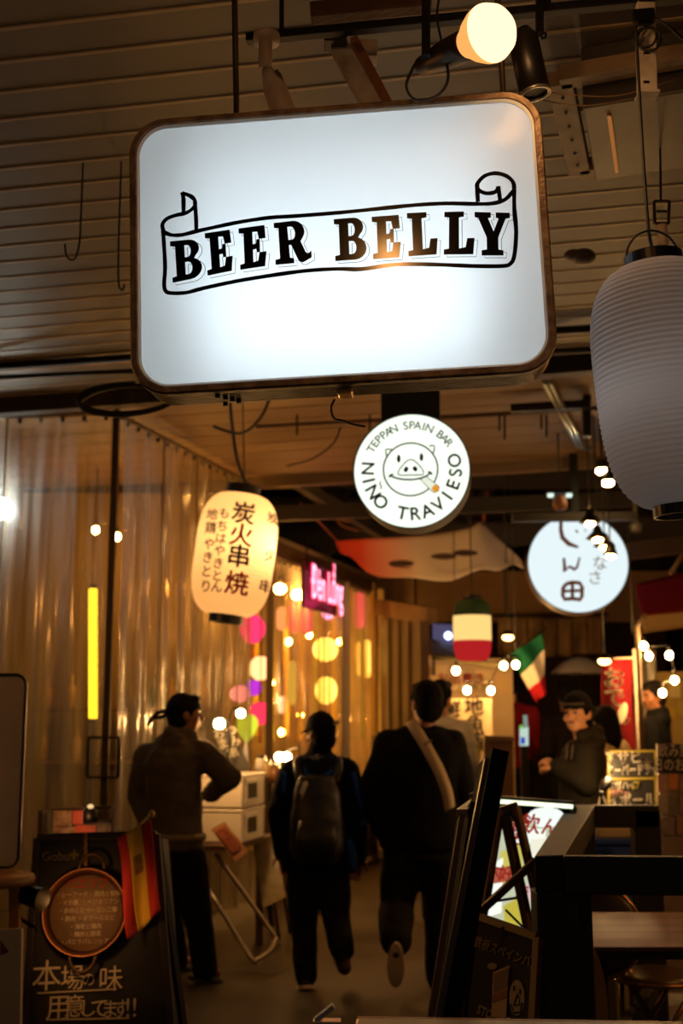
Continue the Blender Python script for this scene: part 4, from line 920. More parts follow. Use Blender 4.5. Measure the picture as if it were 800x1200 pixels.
# second board behind it, seen edge on
t_ = thing('chalkboard', 'second dark board with blue-grey steel edge behind the Spanish flag', 'chalkboard', G(200, 1230))
obj('panel', quad([P(184, 983, 5.15), P(192, 984, 5.5), P(212, 1240, 5.4), P(192, 1240, 5.0)], .02), slate, t_, world=True)
edge = mat('edge_steel', '#5c6a72', .35, .7)
obj('edge_rail', MB().bar(P(186, 984, 5.1), P(206, 1240, 4.95), .012), edge, t_, world=True); obj('edge_rail', MB().bar(P(184, 984, 5.1), P(172, 1130, 5.3), .010), edge, t_, world=True)
# photo menu board
t_ = thing('menu_board', 'glossy food photo menu standing behind the big chalkboard', 'menu', G(95, 1180)+V((0, .2, 0)))
q = [P(61, 948, 5.6), P(131, 944, 5.6), P(133, 1010, 5.6), P(63, 1010, 5.6)]
obj('sheet', quad(q, .012), mat('menu_print', '#2a1c12', .3), t_, world=True)
pr_ = [mat('print_a', '#d8b894', .4, 0, .9, 26, '#4a3018'), mat('print_b', '#c86a4a', .4, 0, .9, 18, '#a83a28'), mat('print_c', '#8a7460', .4, 0, .9, 40, '#2a1c12')]
for x0, y0, x1, y1, k in ((62, 950, 84, 968, 0), (85, 950, 97, 966, 1), (62, 969, 88, 981, 0), (88, 967, 112, 981, 1), (113, 948, 130, 962, 2), (113, 964, 130, 981, 2), (98, 948, 111, 965, 2)):
    obj('print', quad([P(x0, y0, 5.59), P(x1, y0, 5.59), P(x1, y1, 5.59), P(x0, y1, 5.59)], .006), pr_[k], t_, world=True)
obj('side_panel', quad([P(50, 950, 5.5), P(59, 950, 5.62), P(56, 1200, 5.62), P(44, 1200, 5.5)], .02), frame_dk, t_, world=True)
obj('prop', MB().bar(P(97, 1000, 5.63), (P(97, 1000, 5.63).x, 5.75, .01), .03), frame_dk, t_, world=True)
t_ = thing('clip_lamp', 'round black clip lamp on top of the food photo menu', 'lamp', P(106, 955, 5.55))
obj('head', MB().tube([P(106, 946, 5.5), P(106, 950, 5.5), P(106, 964, 5.5)], [.014, .030, .034], 16), black_metal, t_, world=True); obj('bulb', MB().ell(P(106, 945, 5.48), (.014, .014, .010)), emit('menu_bulb', '#ffcf90', 1.0), t_, world=True)
lamp('menu_spill', basis(t_).inverted() @ P(92, 962, 5.38), 1.1, '#ffb070', .02, t_)
# lamp shining on the pan
t_ = thing('clip_lamp', 'black clip lamp at the left edge shining across the chalkboard', 'lamp', P(30, 1050, 4.75))
obj('head', MB().tube([P(14, 1046, 4.60), P(28, 1048, 4.57), P(50, 1054, 4.53)], [.018, .034, .042], 18, caps=False), black_metal, t_, world=True)
obj('arm', MB().tube(smooth_curve([P(18, 1046, 4.60), P(24, 1075, 4.8), P(38, 1085, 4.86), cbp(42, 1090, .0)]), .007, 6), black_metal, t_, world=True)
obj('bulb', MB().ell(P(36, 1051, 4.55), (.018, .018, .018)), emit('pan_bulb', '#ffb060', 4), t_, world=True)
sp = bpy.data.lights.new('pan_spot', 'SPOT'); sp.energy = 5; sp.color = lin('#ffb065')[:3]; sp.spot_size = R(100); sp.spot_blend = 1.0; sp.shadow_soft_size = .05
so_ = bpy.data.objects.new('pan_spot', sp); COL.objects.link(so_); so_.parent = t_; l0 = P(54, 1055, 4.52); so_.location = l0-P(30, 1050, 4.75)
so_.rotation_euler = (cbp(96, 1078)-l0).to_track_quat('-Z', 'Y').to_euler()
# left edge: white cabinet panel, round stool, white sheet
t_ = thing('side_panel', 'grey white padded panel at the left picture edge', 'panel', G(0, 1180)+V((-.2, .4, 0)))
obj('panel', MB().prism([(x*1., z) for x, z, _, _ in rrect(.23, .36, .04, 6)], P(-45, 902, 4.7), (1, 0, 0), (0, 0, 1), .05), mat('panel_grey', '#b8b0a8', .6, 0, .5, 5, '#a0968c'), t_, world=True)
obj('edge_trim', MB().tube([V((P(-45, 902, 4.7).x+x, 4.7, P(-45, 902, 4.7).z+z)) for x, z, _, _ in rrect(.233, .363, .042, 6)], .006, 6, True), black_plastic, t_, world=True)
obj('leg', MB().bar(V((P(-45, 902, 4.7).x, 4.74, 0)), V((P(-45, 902, 4.7).x, 4.74, P(0, 1010, 4.7).z)), .05), black_metal, t_, world=True)
t_ = thing('round_table', 'small round wooden table at the left picture edge', 'table', (P(-15, 1028, 4.5).x, 4.5, 0))
tzz = P(-15, 1026, 4.5).z
wd = mat('pale_wood', '#8a6238', .5, 0, .6, 5, '#6a4826', .1, 20, (1, 8, 1)); leg_w = mat('leg_wood', '#b07c2a', .5)
obj('table_top', MB().lathe([(0, tzz), (.165, tzz), (.172, tzz-.012), (.165, tzz-.03), (0, tzz-.03)], 40), wd, t_)
for k in range(4): obj('leg', MB().bar((.10*math.cos(k*1.57+.5), .10*math.sin(k*1.57+.5), tzz-.03), (.15*math.cos(k*1.57+.5), .15*math.sin(k*1.57+.5), 0), .035), leg_w, t_)
t_ = thing('white_stand', 'pale grey board stand below the round wooden table', 'board', G(0, 1250)+V((0, -.2, 0)))
obj('sheet', quad([P(-40, 1092, 4.25), P(25, 1088, 4.25), P(22, 1290, 4.2), P(-40, 1290, 4.2)], .03), mat('sheet_grey', '#b0a698', .7, 0, .5, 4, '#988c7c'), t_, world=True)
obj('red_mark', MB().flat([(0, 0), (.03, .012), (.0, .05)], P(0, 1120, 4.24)), mat('mark_red', '#6a1a14', .6), t_, world=True)

# ================================================================== bottom right: black timber rail, table, stools
rz = 1.10
N0 = G(626, 1003, rz); N1 = G(661, 1002, rz); F0 = G(666, 943, rz); F1 = G(697, 943, rz)
t_ = thing('timber_railing', 'black stained timber railing around the tables at lower right', 'railing', (N0.x, N0.y, 0))
pw = (N1.x-N0.x)
def tbox(q0, q1, q2, q3, h):   # slab under a top quad
    return MB().add([*[p-V((0, 0, h)) for p in (q0, q1, q2, q3)], q0, q1, q2, q3], [(3, 2, 1, 0), (4, 5, 6, 7), (0, 1, 5, 4), (1, 2, 6, 5), (2, 3, 7, 6), (3, 0, 4, 7)])
obj('side_rail', tbox(N0, N1, F1, F0, .105), black_wood, t_, world=True, bevel=.004)
Q1 = G(661, 1003.5, rz); Q2 = V((Q1.x+1.9, Q1.y-.12, rz)); q3 = V((Q2.x, Q2.y+.03, rz)); q4 = V((Q1.x, Q1.y+.03, rz))
obj('front_rail', tbox(Q1, Q2, V((Q2.x, Q2.y+.045, rz)), V((Q1.x, Q1.y+.045, rz)), .108), black_wood, t_, world=True, bevel=.004)
obj('corner_post', MB().box((N0.x+.064, N0.y+.07, (rz-.105)/2), (.118, .12, rz-.106)), black_wood, t_, world=True, bevel=.005)
obj('post_board', MB().box((N0.x+.155, N0.y+.10, (rz-.11)/2), (.045, .06, rz-.112)), black_wood, t_, world=True, bevel=.003)
B0, B1 = G(697, 944, rz), G(772, 944, rz)
obj('rear_rail', tbox(B0, B1, B1+V((0, .08, 0)), B0+V((0, .08, 0)), .10), black_wood, t_, world=True, bevel=.004)
obj('rear_post', MB().box((B1.x-.055, B1.y+.05, (rz-.02)/2), (.12, .1, rz-.02)), black_wood, t_, world=True, bevel=.005)
obj('low_rail', MB().bar((N0.x+.2, N0.y+.5, .30), (B1.x-.05, B1.y+.03, .30), .05, .07), black_wood, t_, world=True, bevel=.004)
obj('side_slat', MB().bar((F0.x+.06, F0.y-.05, 0), (F0.x+.06, F0.y-.05, rz-.1), .08), black_wood, t_, world=True)
# wood table
t_ = thing('dining_table', 'brown wood-grain table with black edge behind the black railing', 'table', G(770, 1090, .74)-V((0, 0, .74)))
walnut = mat('walnut', '#7a4c2a', .58, 0, .9, 2.2, '#4f2d16', .05, 20, (.6, 14, 1))
tq = [G(676, 1110, .74), G(900, 1110, .74), G(880, 1069, .74), G(690, 1069, .74)]
for k in range(5):
    a0, a1 = k/5+.002, (k+1)/5-.002
    obj('top_plank', tbox(tq[0].lerp(tq[3], a0), tq[1].lerp(tq[2], a0), tq[1].lerp(tq[2], a1), tq[0].lerp(tq[3], a1), .012), walnut, t_, world=True)
obj('under_top', tbox(*[p-V((0, 0, .012)) for p in tq], .028), black_wood, t_, world=True)
for p in tq:
    cpt = (tq[0]+tq[1]+tq[2]+tq[3])/4; g = p.lerp(cpt, .12); obj('leg', MB().bar((g.x, g.y, 0), (g.x, g.y, .70), .045), black_metal, t_, world=True)
# stools
cush = mat('vinyl_seat', '#3c2c1c', .35, 0, .4, 6, '#2a1d12'); chrome = mat('brown_chrome', '#8a6a48', .3, .8)
def stool(label, c, z, r=.165):
    t = thing('folding_stool', label, 'stool', (c.x, c.y, 0))
    obj('seat', MB().lathe([(0, z), (r*.8, z), (r*.96, z-.008), (r, z-.02), (r*.95, z-.034), (0, z-.036)], 40), cush, t)
    obj('seat_rim', MB().tube([V((r*1.01*math.cos(R(k)), r*1.01*math.sin(R(k)), z-.026)) for k in range(0, 360, 12)], .009, 8, True), chrome, t)
    for s in (-1, 1):
        obj('leg', MB().tube([V((s*r*.75, -.10, z-.036)), V((-s*r*.85, -.12, .01))], .011, 8), chrome, t); obj('leg', MB().tube([V((s*r*.6, .10, z-.036)), V((-s*r*.8, .13, .01))], .011, 8), chrome, t)
    for y in (-.12, .13): obj('foot_bar', MB().tube([V((-r*.85, y, .012)), V((r*.85, y, .012))], .010, 8), chrome, t)
stool('round folding stool with crossed legs under the wooden table', G(768, 1138, .46), .46, .175)
def folded(label, c, rad, yaw, tilt):
    Mt = rotz(yaw) @ rotx(tilt); t = thing('folding_stool', label, 'stool', (c.x, c.y, 0))
    dz = V((0, 0, c.z))
    Md = T(dz) @ Mt @ rotx(90)
    obj('seat', MB().lathe([(0, .018), (rad*.8, .018), (rad*.97, .008), (rad, 0), (rad*.97, -.012), (0, -.016)], 40, Md), cush, t)
    obj('seat_rim', MB().tube([Md @ V((rad*1.01*math.cos(R(k)), rad*1.01*math.sin(R(k)), 0)) for k in range(0, 360, 12)], .009, 8, True), chrome, t)
    for s in (-1, 1):
        p = Md @ V((s*rad*.5, -rad*.5, -.02)); d_ = Mt.to_3x3() @ V((0, 0, -1)); q = p + d_*((p.z-.01)/-d_.z if d_.z < -.2 else .3)
        obj('leg', MB().tube([p, q], .011, 8), chrome, t); obj('leg', MB().tube([p+Mt.to_3x3() @ V((s*.03, .03, 0)), q+V((s*.06, .05, 0))], .011, 8), chrome, t)
folded('folded brown stool leaning upright against the black corner post', V((P(689, 1168, 3.95).x, 3.95, P(689, 1168, 3.95).z)), .165, 62, -8)
folded('folded dark stool standing behind the wooden table', V((P(700, 1092, 5.2).x, 5.2, P(700, 1092, 5.2).z)), .18, -20, -6)
# lit menu board
q0, q1, q2, q3 = P(574, 936, 5.35), P(672, 943, 5.15), P(660, 1130, 4.95), P(556, 1120, 5.15)
t_ = thing('lit_menu_board', 'brightly lit menu stand with red drink writing behind easel legs', 'menu board', ((q2+q3)/2).xy.to_3d())
ax_ = (q1-q0).normalized(); ay0 = (q0-q3); ay_ = (ay0-ax_*ay0.dot(ax_)).normalized(); ny = ax_.cross(ay_).normalized(); ny = ny if ny.y < 0 else -ny
LM = MX.Translation(q0) @ MX(((ax_.x, -ny.x, ay_.x, 0), (ax_.y, -ny.y, ay_.y, 0), (ax_.z, -ny.z, ay_.z, 0), (0, 0, 0, 1)))
def lmp(px, py, off=.002): x, z = onplane(LM, px, py); return q0+ax_*x+ay_*z+ny*off
H_ = 1.1; Wd = (q1-q0).length
obj('back_case', quad([q0-ny*.004, q1-ny*.004, q1-ay_*H_-ny*.004, q0-ay_*H_-ny*.004], .04), black_metal, t_, world=True)
obj('lit_face', MB().flat([(.02, -.045), (Wd-.02, -.045), (Wd-.02, -H_+.2), (.02, -H_+.2)][::-1], q0+ny*.0, ax_, ay_), emit('menu_face', '#d2d8b8', .85), t_, world=True)
obj('light_bar', MB().bar(q0+ny*.012-ay_*.012, q1+ny*.012-ay_*.012, .012, .016), emit('menu_bar', '#f4ffd8', 1.6), t_, world=True)
obj('top_trim', MB().bar(q0+ay_*.008, q1+ay_*.008, .03, .012), black_metal, t_, world=True)
shapes = [('#2c2d24', .05, [(577, 940), (668, 947), (668, 968), (577, 962)]), ('#eef6f0', 1.1, [(p, q) for p, q in circ(640, 958, 22, 12, n=20)]), ('#e9dc6a', .75, [(586, 1000), (610, 985), (615, 1030), (588, 1040)]), ('#d8c84a', .8, [(590, 1062), (612, 1050), (616, 1085), (592, 1085)]),
          ('#f3f6ea', 1.1, [(575, 1015), (590, 1005), (588, 1070), (572, 1075)]), ('#d06a50', .7, [(576, 1020), (602, 1014), (604, 1032), (578, 1036)]), ('#f0f4e8', 1.1, [(600, 970), (640, 972), (640, 990), (602, 988)]), ('#e8c8c0', .9, [(606, 1040), (622, 1036), (624, 1058), (608, 1060)]), ('#f2f0d8', 1.0, [(622, 985), (660, 980), (660, 1010), (624, 1020)])]
for k, (c_, s, pts) in enumerate(shapes): obj('print', MB().add([lmp(x, y, .003+.0006*k) for x, y in pts], [tuple(range(len(pts)))[::-1]]), emit('menu_print_%d' % k, c_, s), t_, world=True)
inv = basis(t_).inverted(); redp = emit('menu_red', '#c03a28', .55)
for s, x, y, sz in (('生', 603, 974, .09), ('飲', 622, 968, .09), ('ん', 645, 971, .08), ('と', 608, 985, .06), ('大', 580, 1022, .07), ('好', 594, 1026, .07), ('酒', 612, 1048, .06)): text('red_writing', s, sz, redp, t_, plane_fn(inv @ lmp(x, y, .011), inv.to_3x3() @ ax_, inv.to_3x3() @ ay_), bold=.002)
for p in (q0, q1): obj('leg', MB().bar(p-ay_*(H_-.1)-ny*.02, V((p-ay_*H_).xy.to_3d()), .03), black_metal, t_, world=True)
# folding easel
brw = mat('easel_wood', '#5d4630', .45, 0, .5, 5, '#3f2d1d'); 
t_ = thing('folding_easel', 'brown folding easel with crossed brace in front of the lit menu', 'easel', (P(600, 1180, 4.1).x, 4.2, 0))
for a_, b_, w in (((585, 950), (560, 1100), .026), ((592, 958), (622, 1100), .026), ((604, 945), (640, 1100), .022)):
    p, q = P(*a_, 4.25), P(*b_, 4.15); k = (p.z-.01)/(p.z-q.z); obj('leg', MB().bar(p, p+(q-p)*k, w, w*1.2), brw, t_, world=True, bevel=.002)
obj('leg', MB().bar(P(588, 950, 4.3), P(571, 1062, 4.25), .012), mat('easel_pale', '#b9b4a4', .5), t_, world=True)
obj('brace', MB().bar(P(552, 1078, 4.0), P(628, 1008, 4.05), .02, .024), brw, t_, world=True, bevel=.002)
obj('top_bar', MB().bar(P(580, 951, 4.26), P(606, 943, 4.26), .03, .02), brw, t_, world=True)
for a_, b_ in (((580, 1056), (606, 1052)), ((592, 1066), (612, 1086))): obj('thin_strut', MB().bar(P(*a_, 4.2), P(*b_, 4.2), .008), black_metal, t_, world=True)
# tall boards seen from the side
t_ = thing('tall_signboard', 'tall black signboard leaning, seen almost edge-on', 'signboard', (P(530, 1200, 3.2).x, 3.2, 0))
def slab2(a_, b_, d, w, h): p, q = P(*a_, d), P(*b_, d-.15); k = (p.z-.008)/(p.z-q.z); return MB().bar(p, p+(q-p)*k, w, h, (0, 1, 0))
obj('panel', slab2((578, 888), (520, 1200), 3.32, .045, .24), mat('board_black', '#0b0a09', .8), t_, world=True, bevel=.003)
obj('edge', slab2((570, 890), (511, 1200), 3.18, .012, .03), mat('edge_grey', '#36322c', .4, .3), t_, world=True)
t_ = thing('framed_signboard', 'dark framed signboard with brown wooden edge left of the tall black one', 'signboard', (P(500, 1200, 3.0).x, 3.3, 0))
obj('panel', slab2((549, 952), (513, 1200), 3.45, .03, .28), mat('board_black', '#0b0a09', .8), t_, world=True)
obj('frame_edge', slab2((541, 955), (503, 1200), 3.28, .014, .02), brw, t_, world=True); obj('top_frame', MB().bar(P(541, 953, 3.28), P(560, 938, 3.7), .03, .02), mat('frame_top', '#7d6850', .45), t_, world=True)
obj('clip', MB().bar(P(552, 936, 3.6), P(566, 930, 3.6), .03, .03), mat('clip_blue', '#33424a', .4, .4), t_, world=True)
# small framed chalkboard
a_, b_, c_, e_ = P(556, 1073, 3.75), P(630, 1099, 3.55), P(622, 1240, 3.4), P(534, 1240, 3.6)
t_ = thing('chalkboard', 'small wood-framed chalkboard with pig face and bottle leaflet by the railing', 'chalkboard', ((c_+e_)/2).xy.to_3d())
k = (a_.z-.02)/(a_.z-e_.z); e_ = a_+(e_-a_)*k; k = (b_.z-.02)/(b_.z-c_.z); c_ = b_+(c_-b_)*k
obj('panel', quad([a_, b_, c_, e_], .01), slate, t_, world=True)
for p, q in ((a_, b_), (b_, c_), (c_, e_), (e_, a_)): obj('frame_bar', MB().bar(p, q, .026, .02, (b_-a_).cross(a_-e_)), mat('frame_brown', '#4a2c18', .45), t_, world=True, bevel=.003)
obj('rear_leg', MB().bar((a_+b_)/2, V(((c_+e_)/2).xy.to_3d())+V((.05, .4, .01)), .025), brw, t_, world=True)
ax_ = (b_-a_).normalized(); ay_ = (a_-e_); ay_ = (ay_-ax_*ay_.dot(ax_)).normalized(); ny = ax_.cross(ay_).normalized(); ny = ny if ny.y < 0 else -ny
KM = MX.Translation(a_) @ MX(((ax_.x, -ny.x, ay_.x, 0), (ax_.y, -ny.y, ay_.y, 0), (ax_.z, -ny.z, ay_.z, 0), (0, 0, 0, 1)))
def kp(px, py, off=.004): x, z = onplane(KM, px, py); return a_+ax_*x+ay_*z+ny*off
inv = basis(t_).inverted()
def kt(s, x, y, sz, m, sx=1., off=.004, bold=.0004): text('chalk_writing', s, sz, m, t_, plane_fn(inv @ kp(x, y, off), inv.to_3x3() @ ax_, inv.to_3x3() @ ay_), sx=sx, bold=bold)
kt('鉄板スペインバル', 593, 1118, .036, mat('chalk_dim', '#d0c090', .9), .9); kt('STONE BAR', 585, 1194, .032, cw, 1., bold=.001)
obj('leaflet', MB().add([kp(*p, .006) for p in ((579, 1140), (598, 1132), (594, 1194), (577, 1192))], [(3, 2, 1, 0)]), mat('leaflet', '#b09a7c', .5), t_, world=True)
obj('leaflet_photo', MB().add([kp(*p, .007) for p in ((580, 1142), (597, 1135), (596, 1158), (580, 1164))], [(3, 2, 1, 0)]), mat('leaflet_photo', '#7a4a28', .5, 0, .9, 40, '#2c1a10'), t_, world=True)
obj('leaflet_band', MB().add([kp(*p, .0075) for p in ((579, 1166), (596, 1160), (595, 1170), (578, 1176))], [(3, 2, 1, 0)]), mat('leaflet_red', '#7a2418', .5), t_, world=True)
pgf = [(607+9*math.cos(R(k)), 1170+21*math.sin(R(k))) for k in range(0, 360, 15)]
obj('pig_face', MB().add([kp(*p, .006) for p in pgf], [tuple(range(24))[::-1]]), mat('pig_pale', '#a89c84', .7), t_, world=True)
for pts in ([(600, 1178), (604, 1188), (611, 1187), (614, 1176)], [(604, 1178), (608, 1166), (611, 1178), (604, 1179)], [(604, 1156), (604, 1162)], [(611, 1160), (611, 1166)]):
    q = [kp(*p, .0075) for p in pts]; obj('pig_line', MB().tube(q, .0022, 5), ink, t_, world=True)
obj('speech_bubble', MB().add([kp(578+5.5*math.cos(R(k)), 1133+4*math.sin(R(k)), .006) for k in range(0, 360, 20)], [tuple(range(18))[::-1]]), mat('pig_pale', '#a89c84', .7), t_, world=True)
# front table edge and a clip
t_ = thing('front_table', 'grey red-edged tabletop just cutting the bottom picture edge', 'table', (.75, 1.9, 0))
e0, e1 = G(418, 1192, .95), G(830, 1199, .95)
tpq = [V((e0.x-.08, e0.y-.8, .95)), V((e1.x+.1, e1.y-.8, .95)), e1, e0]
obj('table_top', tbox(*tpq, .03), mat('grey_top', '#6a625c', .4), t_, world=True, bevel=.004); obj('edge_band', MB().bar(e0+V((0, .004, -.015)), e1+V((0, .004, -.015)), .008, .03), mat('red_band', '#7a3a2c', .4), t_, world=True)
obj('pedestal', MB().tube([(.75, 1.9, .92), (.75, 1.9, .03)], .04, 14), black_metal, t_, world=True); obj('foot', MB().lathe([(0, 0), (.28, 0), (.28, .015), (.05, .035), (0, .035)], 30, T((.75, 1.9, 0))), black_metal, t_, world=True)
q = G(381, 1199, .965); q = V((e0.x-.055, e0.y-.07, .95))
t_ = thing('menu_clip', 'small shiny metal menu clip at the bottom picture edge', 'clip', q)
obj('base', MB().box((0, 0, .006), (.05, .03, .012)), steel, t_, bevel=.002); obj('jaw', MB().bar((-.02, 0, .012), (.012, 0, .036), .02, .008), steel, t_)
# ================================================================== people
tex = bpy.data.textures.new('folds', 'CLOUDS'); tex.noise_scale = .16; tex.noise_depth = 2
tex2 = bpy.data.textures.new('hairnoise', 'CLOUDS'); tex2.noise_scale = .03
def skin_over(o, voxel, it=6, disp=0., t=tex):
    r = o.modifiers.new('remesh', 'REMESH'); r.mode = 'VOXEL'; r.voxel_size = voxel; r.use_smooth_shade = True
    s = o.modifiers.new('smooth', 'SMOOTH'); s.iterations = it; s.factor = .5
    if disp:
        d = o.modifiers.new('folds', 'DISPLACE'); d.texture = t; d.texture_coords = 'GLOBAL'; d.strength = disp; d.mid_level = .5
    return o
def frame_of(f, up=V((0, 0, 1))):
    f = f.normalized(); r = f.cross(up).normalized(); u = r.cross(f).normalized(); return r, f, u
def rotm(r, f, u): return MX(((r.x, f.x, u.x, 0), (r.y, f.y, u.y, 0), (r.z, f.z, u.z, 0), (0, 0, 0, 1)))
def hand(mb, wr, tip, palm_n, side, curl=.5, k=1.):
    """palm, four unequal fingers with knuckle bends and a thumb off the side of the palm"""
    d = (tip-wr).normalized(); s = d.cross(palm_n).normalized()*side; n = palm_n.normalized()
    M = rotm(s, d, n); pc_ = wr+d*.05*k
    mb.ell(pc_, (.040*k, .052*k, .016*k), M, 12)
    for i, (off, L) in enumerate(((-.030, .062), (-.010, .074), (.010, .070), (.029, .056))):
        p = wr+d*.088*k+s*off*k; a = curl*.5; pts = [p-d*.02*k, p]
        for seg in (.45, .32, .25):
            dd = d*math.cos(a)+n*math.sin(a); pts.append(pts[-1]+dd*L*seg*k); a += curl*.75
        mb.limb(pts, [.0095*k, .0095*k, .0088*k, .008*k, .007*k], 8)
    p = wr+d*.028*k-s*.030*k; dd = (d*.65-s*.75+n*.35*curl).normalized(); d2 = (d*.9-s*.3+n*.5*curl).normalized()
    mb.limb([p, p+dd*.035*k, p+dd*.035*k+d2*.032*k], [.012*k, .0105*k, .0085*k], 8)
def person(label, base, heading, J, skin='#8a5a3c', top='#201a14', top_mat=None, trousers='#14120f', shoe='#1a1713', hair='#0c0906', hairlen=0., ease=.026, legease=.018, hood=None, cuff=0., voxel=.010,
           headf=None, hem=.0, hemw=1.0, face=True, palm={}, curl=.5, tw=1.0, legw=1.0, sole=None, longhair=False, simple=False, collar=0., shoes=True):
    h = rotz(heading); bx, by = (h @ V((1, 0, 0))).to_3d(), (h @ V((0, 1, 0))).to_3d(); up = V((0, 0, 1))
    t = thing('person', label, 'person', base)
    pel, che, nk, hd = J['pelvis'], J['chest'], J['neck'], J['head']; hf = headf or by
    hs = J.get('headscale', 1.)
    skm = mat('skin_'+skin.strip('#'), skin, .55); tm = top_mat or mat('top_'+top.strip('#'), top, .9, 0, .5, 9, None, .4, 220)
    trm = mat('trousers_'+trousers.strip('#'), trousers, .85, 0, .5, 9, None, .3, 200); shm = mat('shoe_'+shoe.strip('#'), shoe, .5)
    sp = lambda a: pel.lerp(che, a) if a <= 1 else che.lerp(nk, a-1)
    r, f_, u = frame_of(hf); HM = rotm(r, f_, u)
    hp = lambda x, y, z: hd + (r*x+f_*y+u*z)*hs
    # ---- body: one continuous figure
    mb = MB()
    def torso(g, lo, wd=1.):
        rings = []
        for a, rx, ry in ((-.22, .14, .10), (0, .160, .112), (.35, .148, .105), (.7, .152, .108), (1, .168, .112), (1.4, .170, .098), (1.68, .12, .075), (1.85, .06, .055), (2., .05, .05)):
            if a < lo: continue
            rings.append((sp(a) if a >= 0 else pel+(pel-che)*-a*.9, (rx*tw+g)*(wd if a < .8 else 1), ry*tw+g, bx, by))
        return rings
    mb.loft(torso(0, -.22)); mb.limb([nk-up*.03, hp(0, -.015, -.06)], [.055, .052])
    mb.ell(hp(0, -.006, .018), (.076*hs, .095*hs, .102*hs), HM, 20); mb.ell(hp(0, .022, -.055), (.056*hs, .062*hs, .062*hs), HM, 16); mb.ell(hp(0, .055, -.088), (.026*hs, .022*hs, .02*hs), HM, 10)
    if face:
        mb.limb([hp(0, .078, .02), hp(0, .104, -.024)], [.010*hs, .0165*hs], 8)
        for s in (-1, 1): mb.ell(hp(s*.078, -.012, -.008), (.012*hs, .022*hs, .033*hs), HM, 10); mb.ell(hp(s*.042, .062, -.03), (.022*hs, .02*hs, .022*hs), HM, 8)
        mb.ell(hp(0, .078, -.056), (.022*hs, .012*hs, .009*hs), HM, 8)
    for s in 'LR': J['sh'+s] = J['sh'+s]-up*.03+(nk-J['sh'+s])*.05
    for s in 'LR':
        mb.limb([nk-up*.045, J['sh'+s]], [.05, .045]); mb.limb([J['sh'+s], J['el'+s], J['wr'+s]], [.052, .042, .028]); hand(mb, J['wr'+s], J['hand'+s], palm.get(s, -by), 1 if s == 'R' else -1, curl)
        mb.limb([J['hip'+s], J['kn'+s], J['an'+s]], [.078, .056, .040]); mb.limb([J['an'+s], J['an'+s].lerp(J['toe'+s], .7)], [.03, .02])
    skin_over(obj('body', mb, skm, t, world=True), voxel*.75, 4)
    # ---- face details
    if face:
        wm = mat('eye_white', '#b8a898', .4)
        for s in (-1, 1):
            obj('eye', MB().ell(hp(s*.031, .0835, .006), (.015*hs, .008*hs, .0075*hs), HM, 10), mat('eye_dark', '#1a0f0a', .3), t, world=True)
            obj('eyebrow', MB().tube([hp(s*.014, .092, .025), hp(s*.03, .090, .030), hp(s*.048, .079, .026)], .0055*hs, 6), mat('brow', '#120b07', .8), t, world=True)
        obj('lips', MB().tube([hp(-.022, .080, -.055), hp(0, .090, -.053), hp(.022, .080, -.055)], [.004, .008, .004], 6), mat('lips_'+skin.strip('#'), '#6d3328', .6), t, world=True)
    # ---- hair
    hm = mat('hair_'+hair.strip('#'), hair, .85)
    mb = MB().ell(hp(0, -.022, .034), (.086*hs, .098*hs, .098*hs), HM, 20)
    mb.ell(hp(0, -.045, -.028), (.082*hs, .066*hs, .082*hs), HM, 16); mb.ell(hp(0, .045, .085), (.062*hs, .05*hs, .036*hs), HM, 12)
    for s in (-1, 1): mb.ell(hp(s*.07, .012, .03), (.018*hs, .03*hs, .045*hs), HM, 8)
    if longhair: mb.limb([hp(0, -.06, 0), hp(0, -.075, -.12), hp(0, -.07, -.22)], [.075, .075, .05])
    skin_over(obj('hair', mb, hm, t, world=True), .009, 3, .014, tex2)
    # ---- upper garment
    mb = MB(); lo = -hem
    tr = torso(ease, -.01, hemw)
    base_r = tr[0]; tr = [((pel+(pel-che)*hem), base_r[1]*(.97 if hem else 1), base_r[2]*.97, bx, by)] + tr[:-1] if hem else tr[:-1]
    mb.loft(tr)
    for s in 'LR':
        e_ = J['el'+s]; w_ = J['wr'+s]; w2 = w_.lerp(e_, cuff)
        mb.limb([nk-up*.055, J['sh'+s]-up*.005], [.05+ease*.7, .05+ease*.8]); mb.limb([J['sh'+s], J['sh'+s].lerp(e_, .5), e_, w2], [.052+ease*.9, .050+ease, .046+ease, .034+ease*.7])
    if collar: mb.limb([nk-up*.02, nk+up*collar], [.075, .068])
    if hood:
        hb = nk-by*.07; mb.ell(hb-up*.045-by*.0, (.135, .06, .075), h, 16); mb.limb([nk-bx*.08+by*.02, nk-by*.075+up*.015, nk+bx*.08+by*.02], [.04, .052, .04]); mb.ell(hb-up*.10-by*.008, (.085, .045, .07), h, 12)
    g_ = skin_over(obj('jacket' if not hood else 'hoodie', mb, tm, t, world=True), voxel, 5, .026)
    # ---- trousers
    mb = MB(); mb.loft([(pel-up*.10, .150*tw, .115*tw, bx, by), (pel-up*.02, .168*tw, .122*tw, bx, by), (pel+(che-pel)*.25, .158*tw, .114*tw, bx, by)])
    for s in 'LR': mb.limb([J['hip'+s], J['hip'+s].lerp(J['kn'+s], .5), J['kn'+s], J['kn'+s].lerp(J['an'+s], .5), J['an'+s].lerp(J['kn'+s], .12 if 'up'+s in J else -.05)], [(.088+legease)*legw, (.080+legease)*legw, (.066+legease)*legw, (.060+legease)*legw, (.052+legease)*legw])
    skin_over(obj('trousers', mb, trm, t, world=True), voxel, 5, .028)
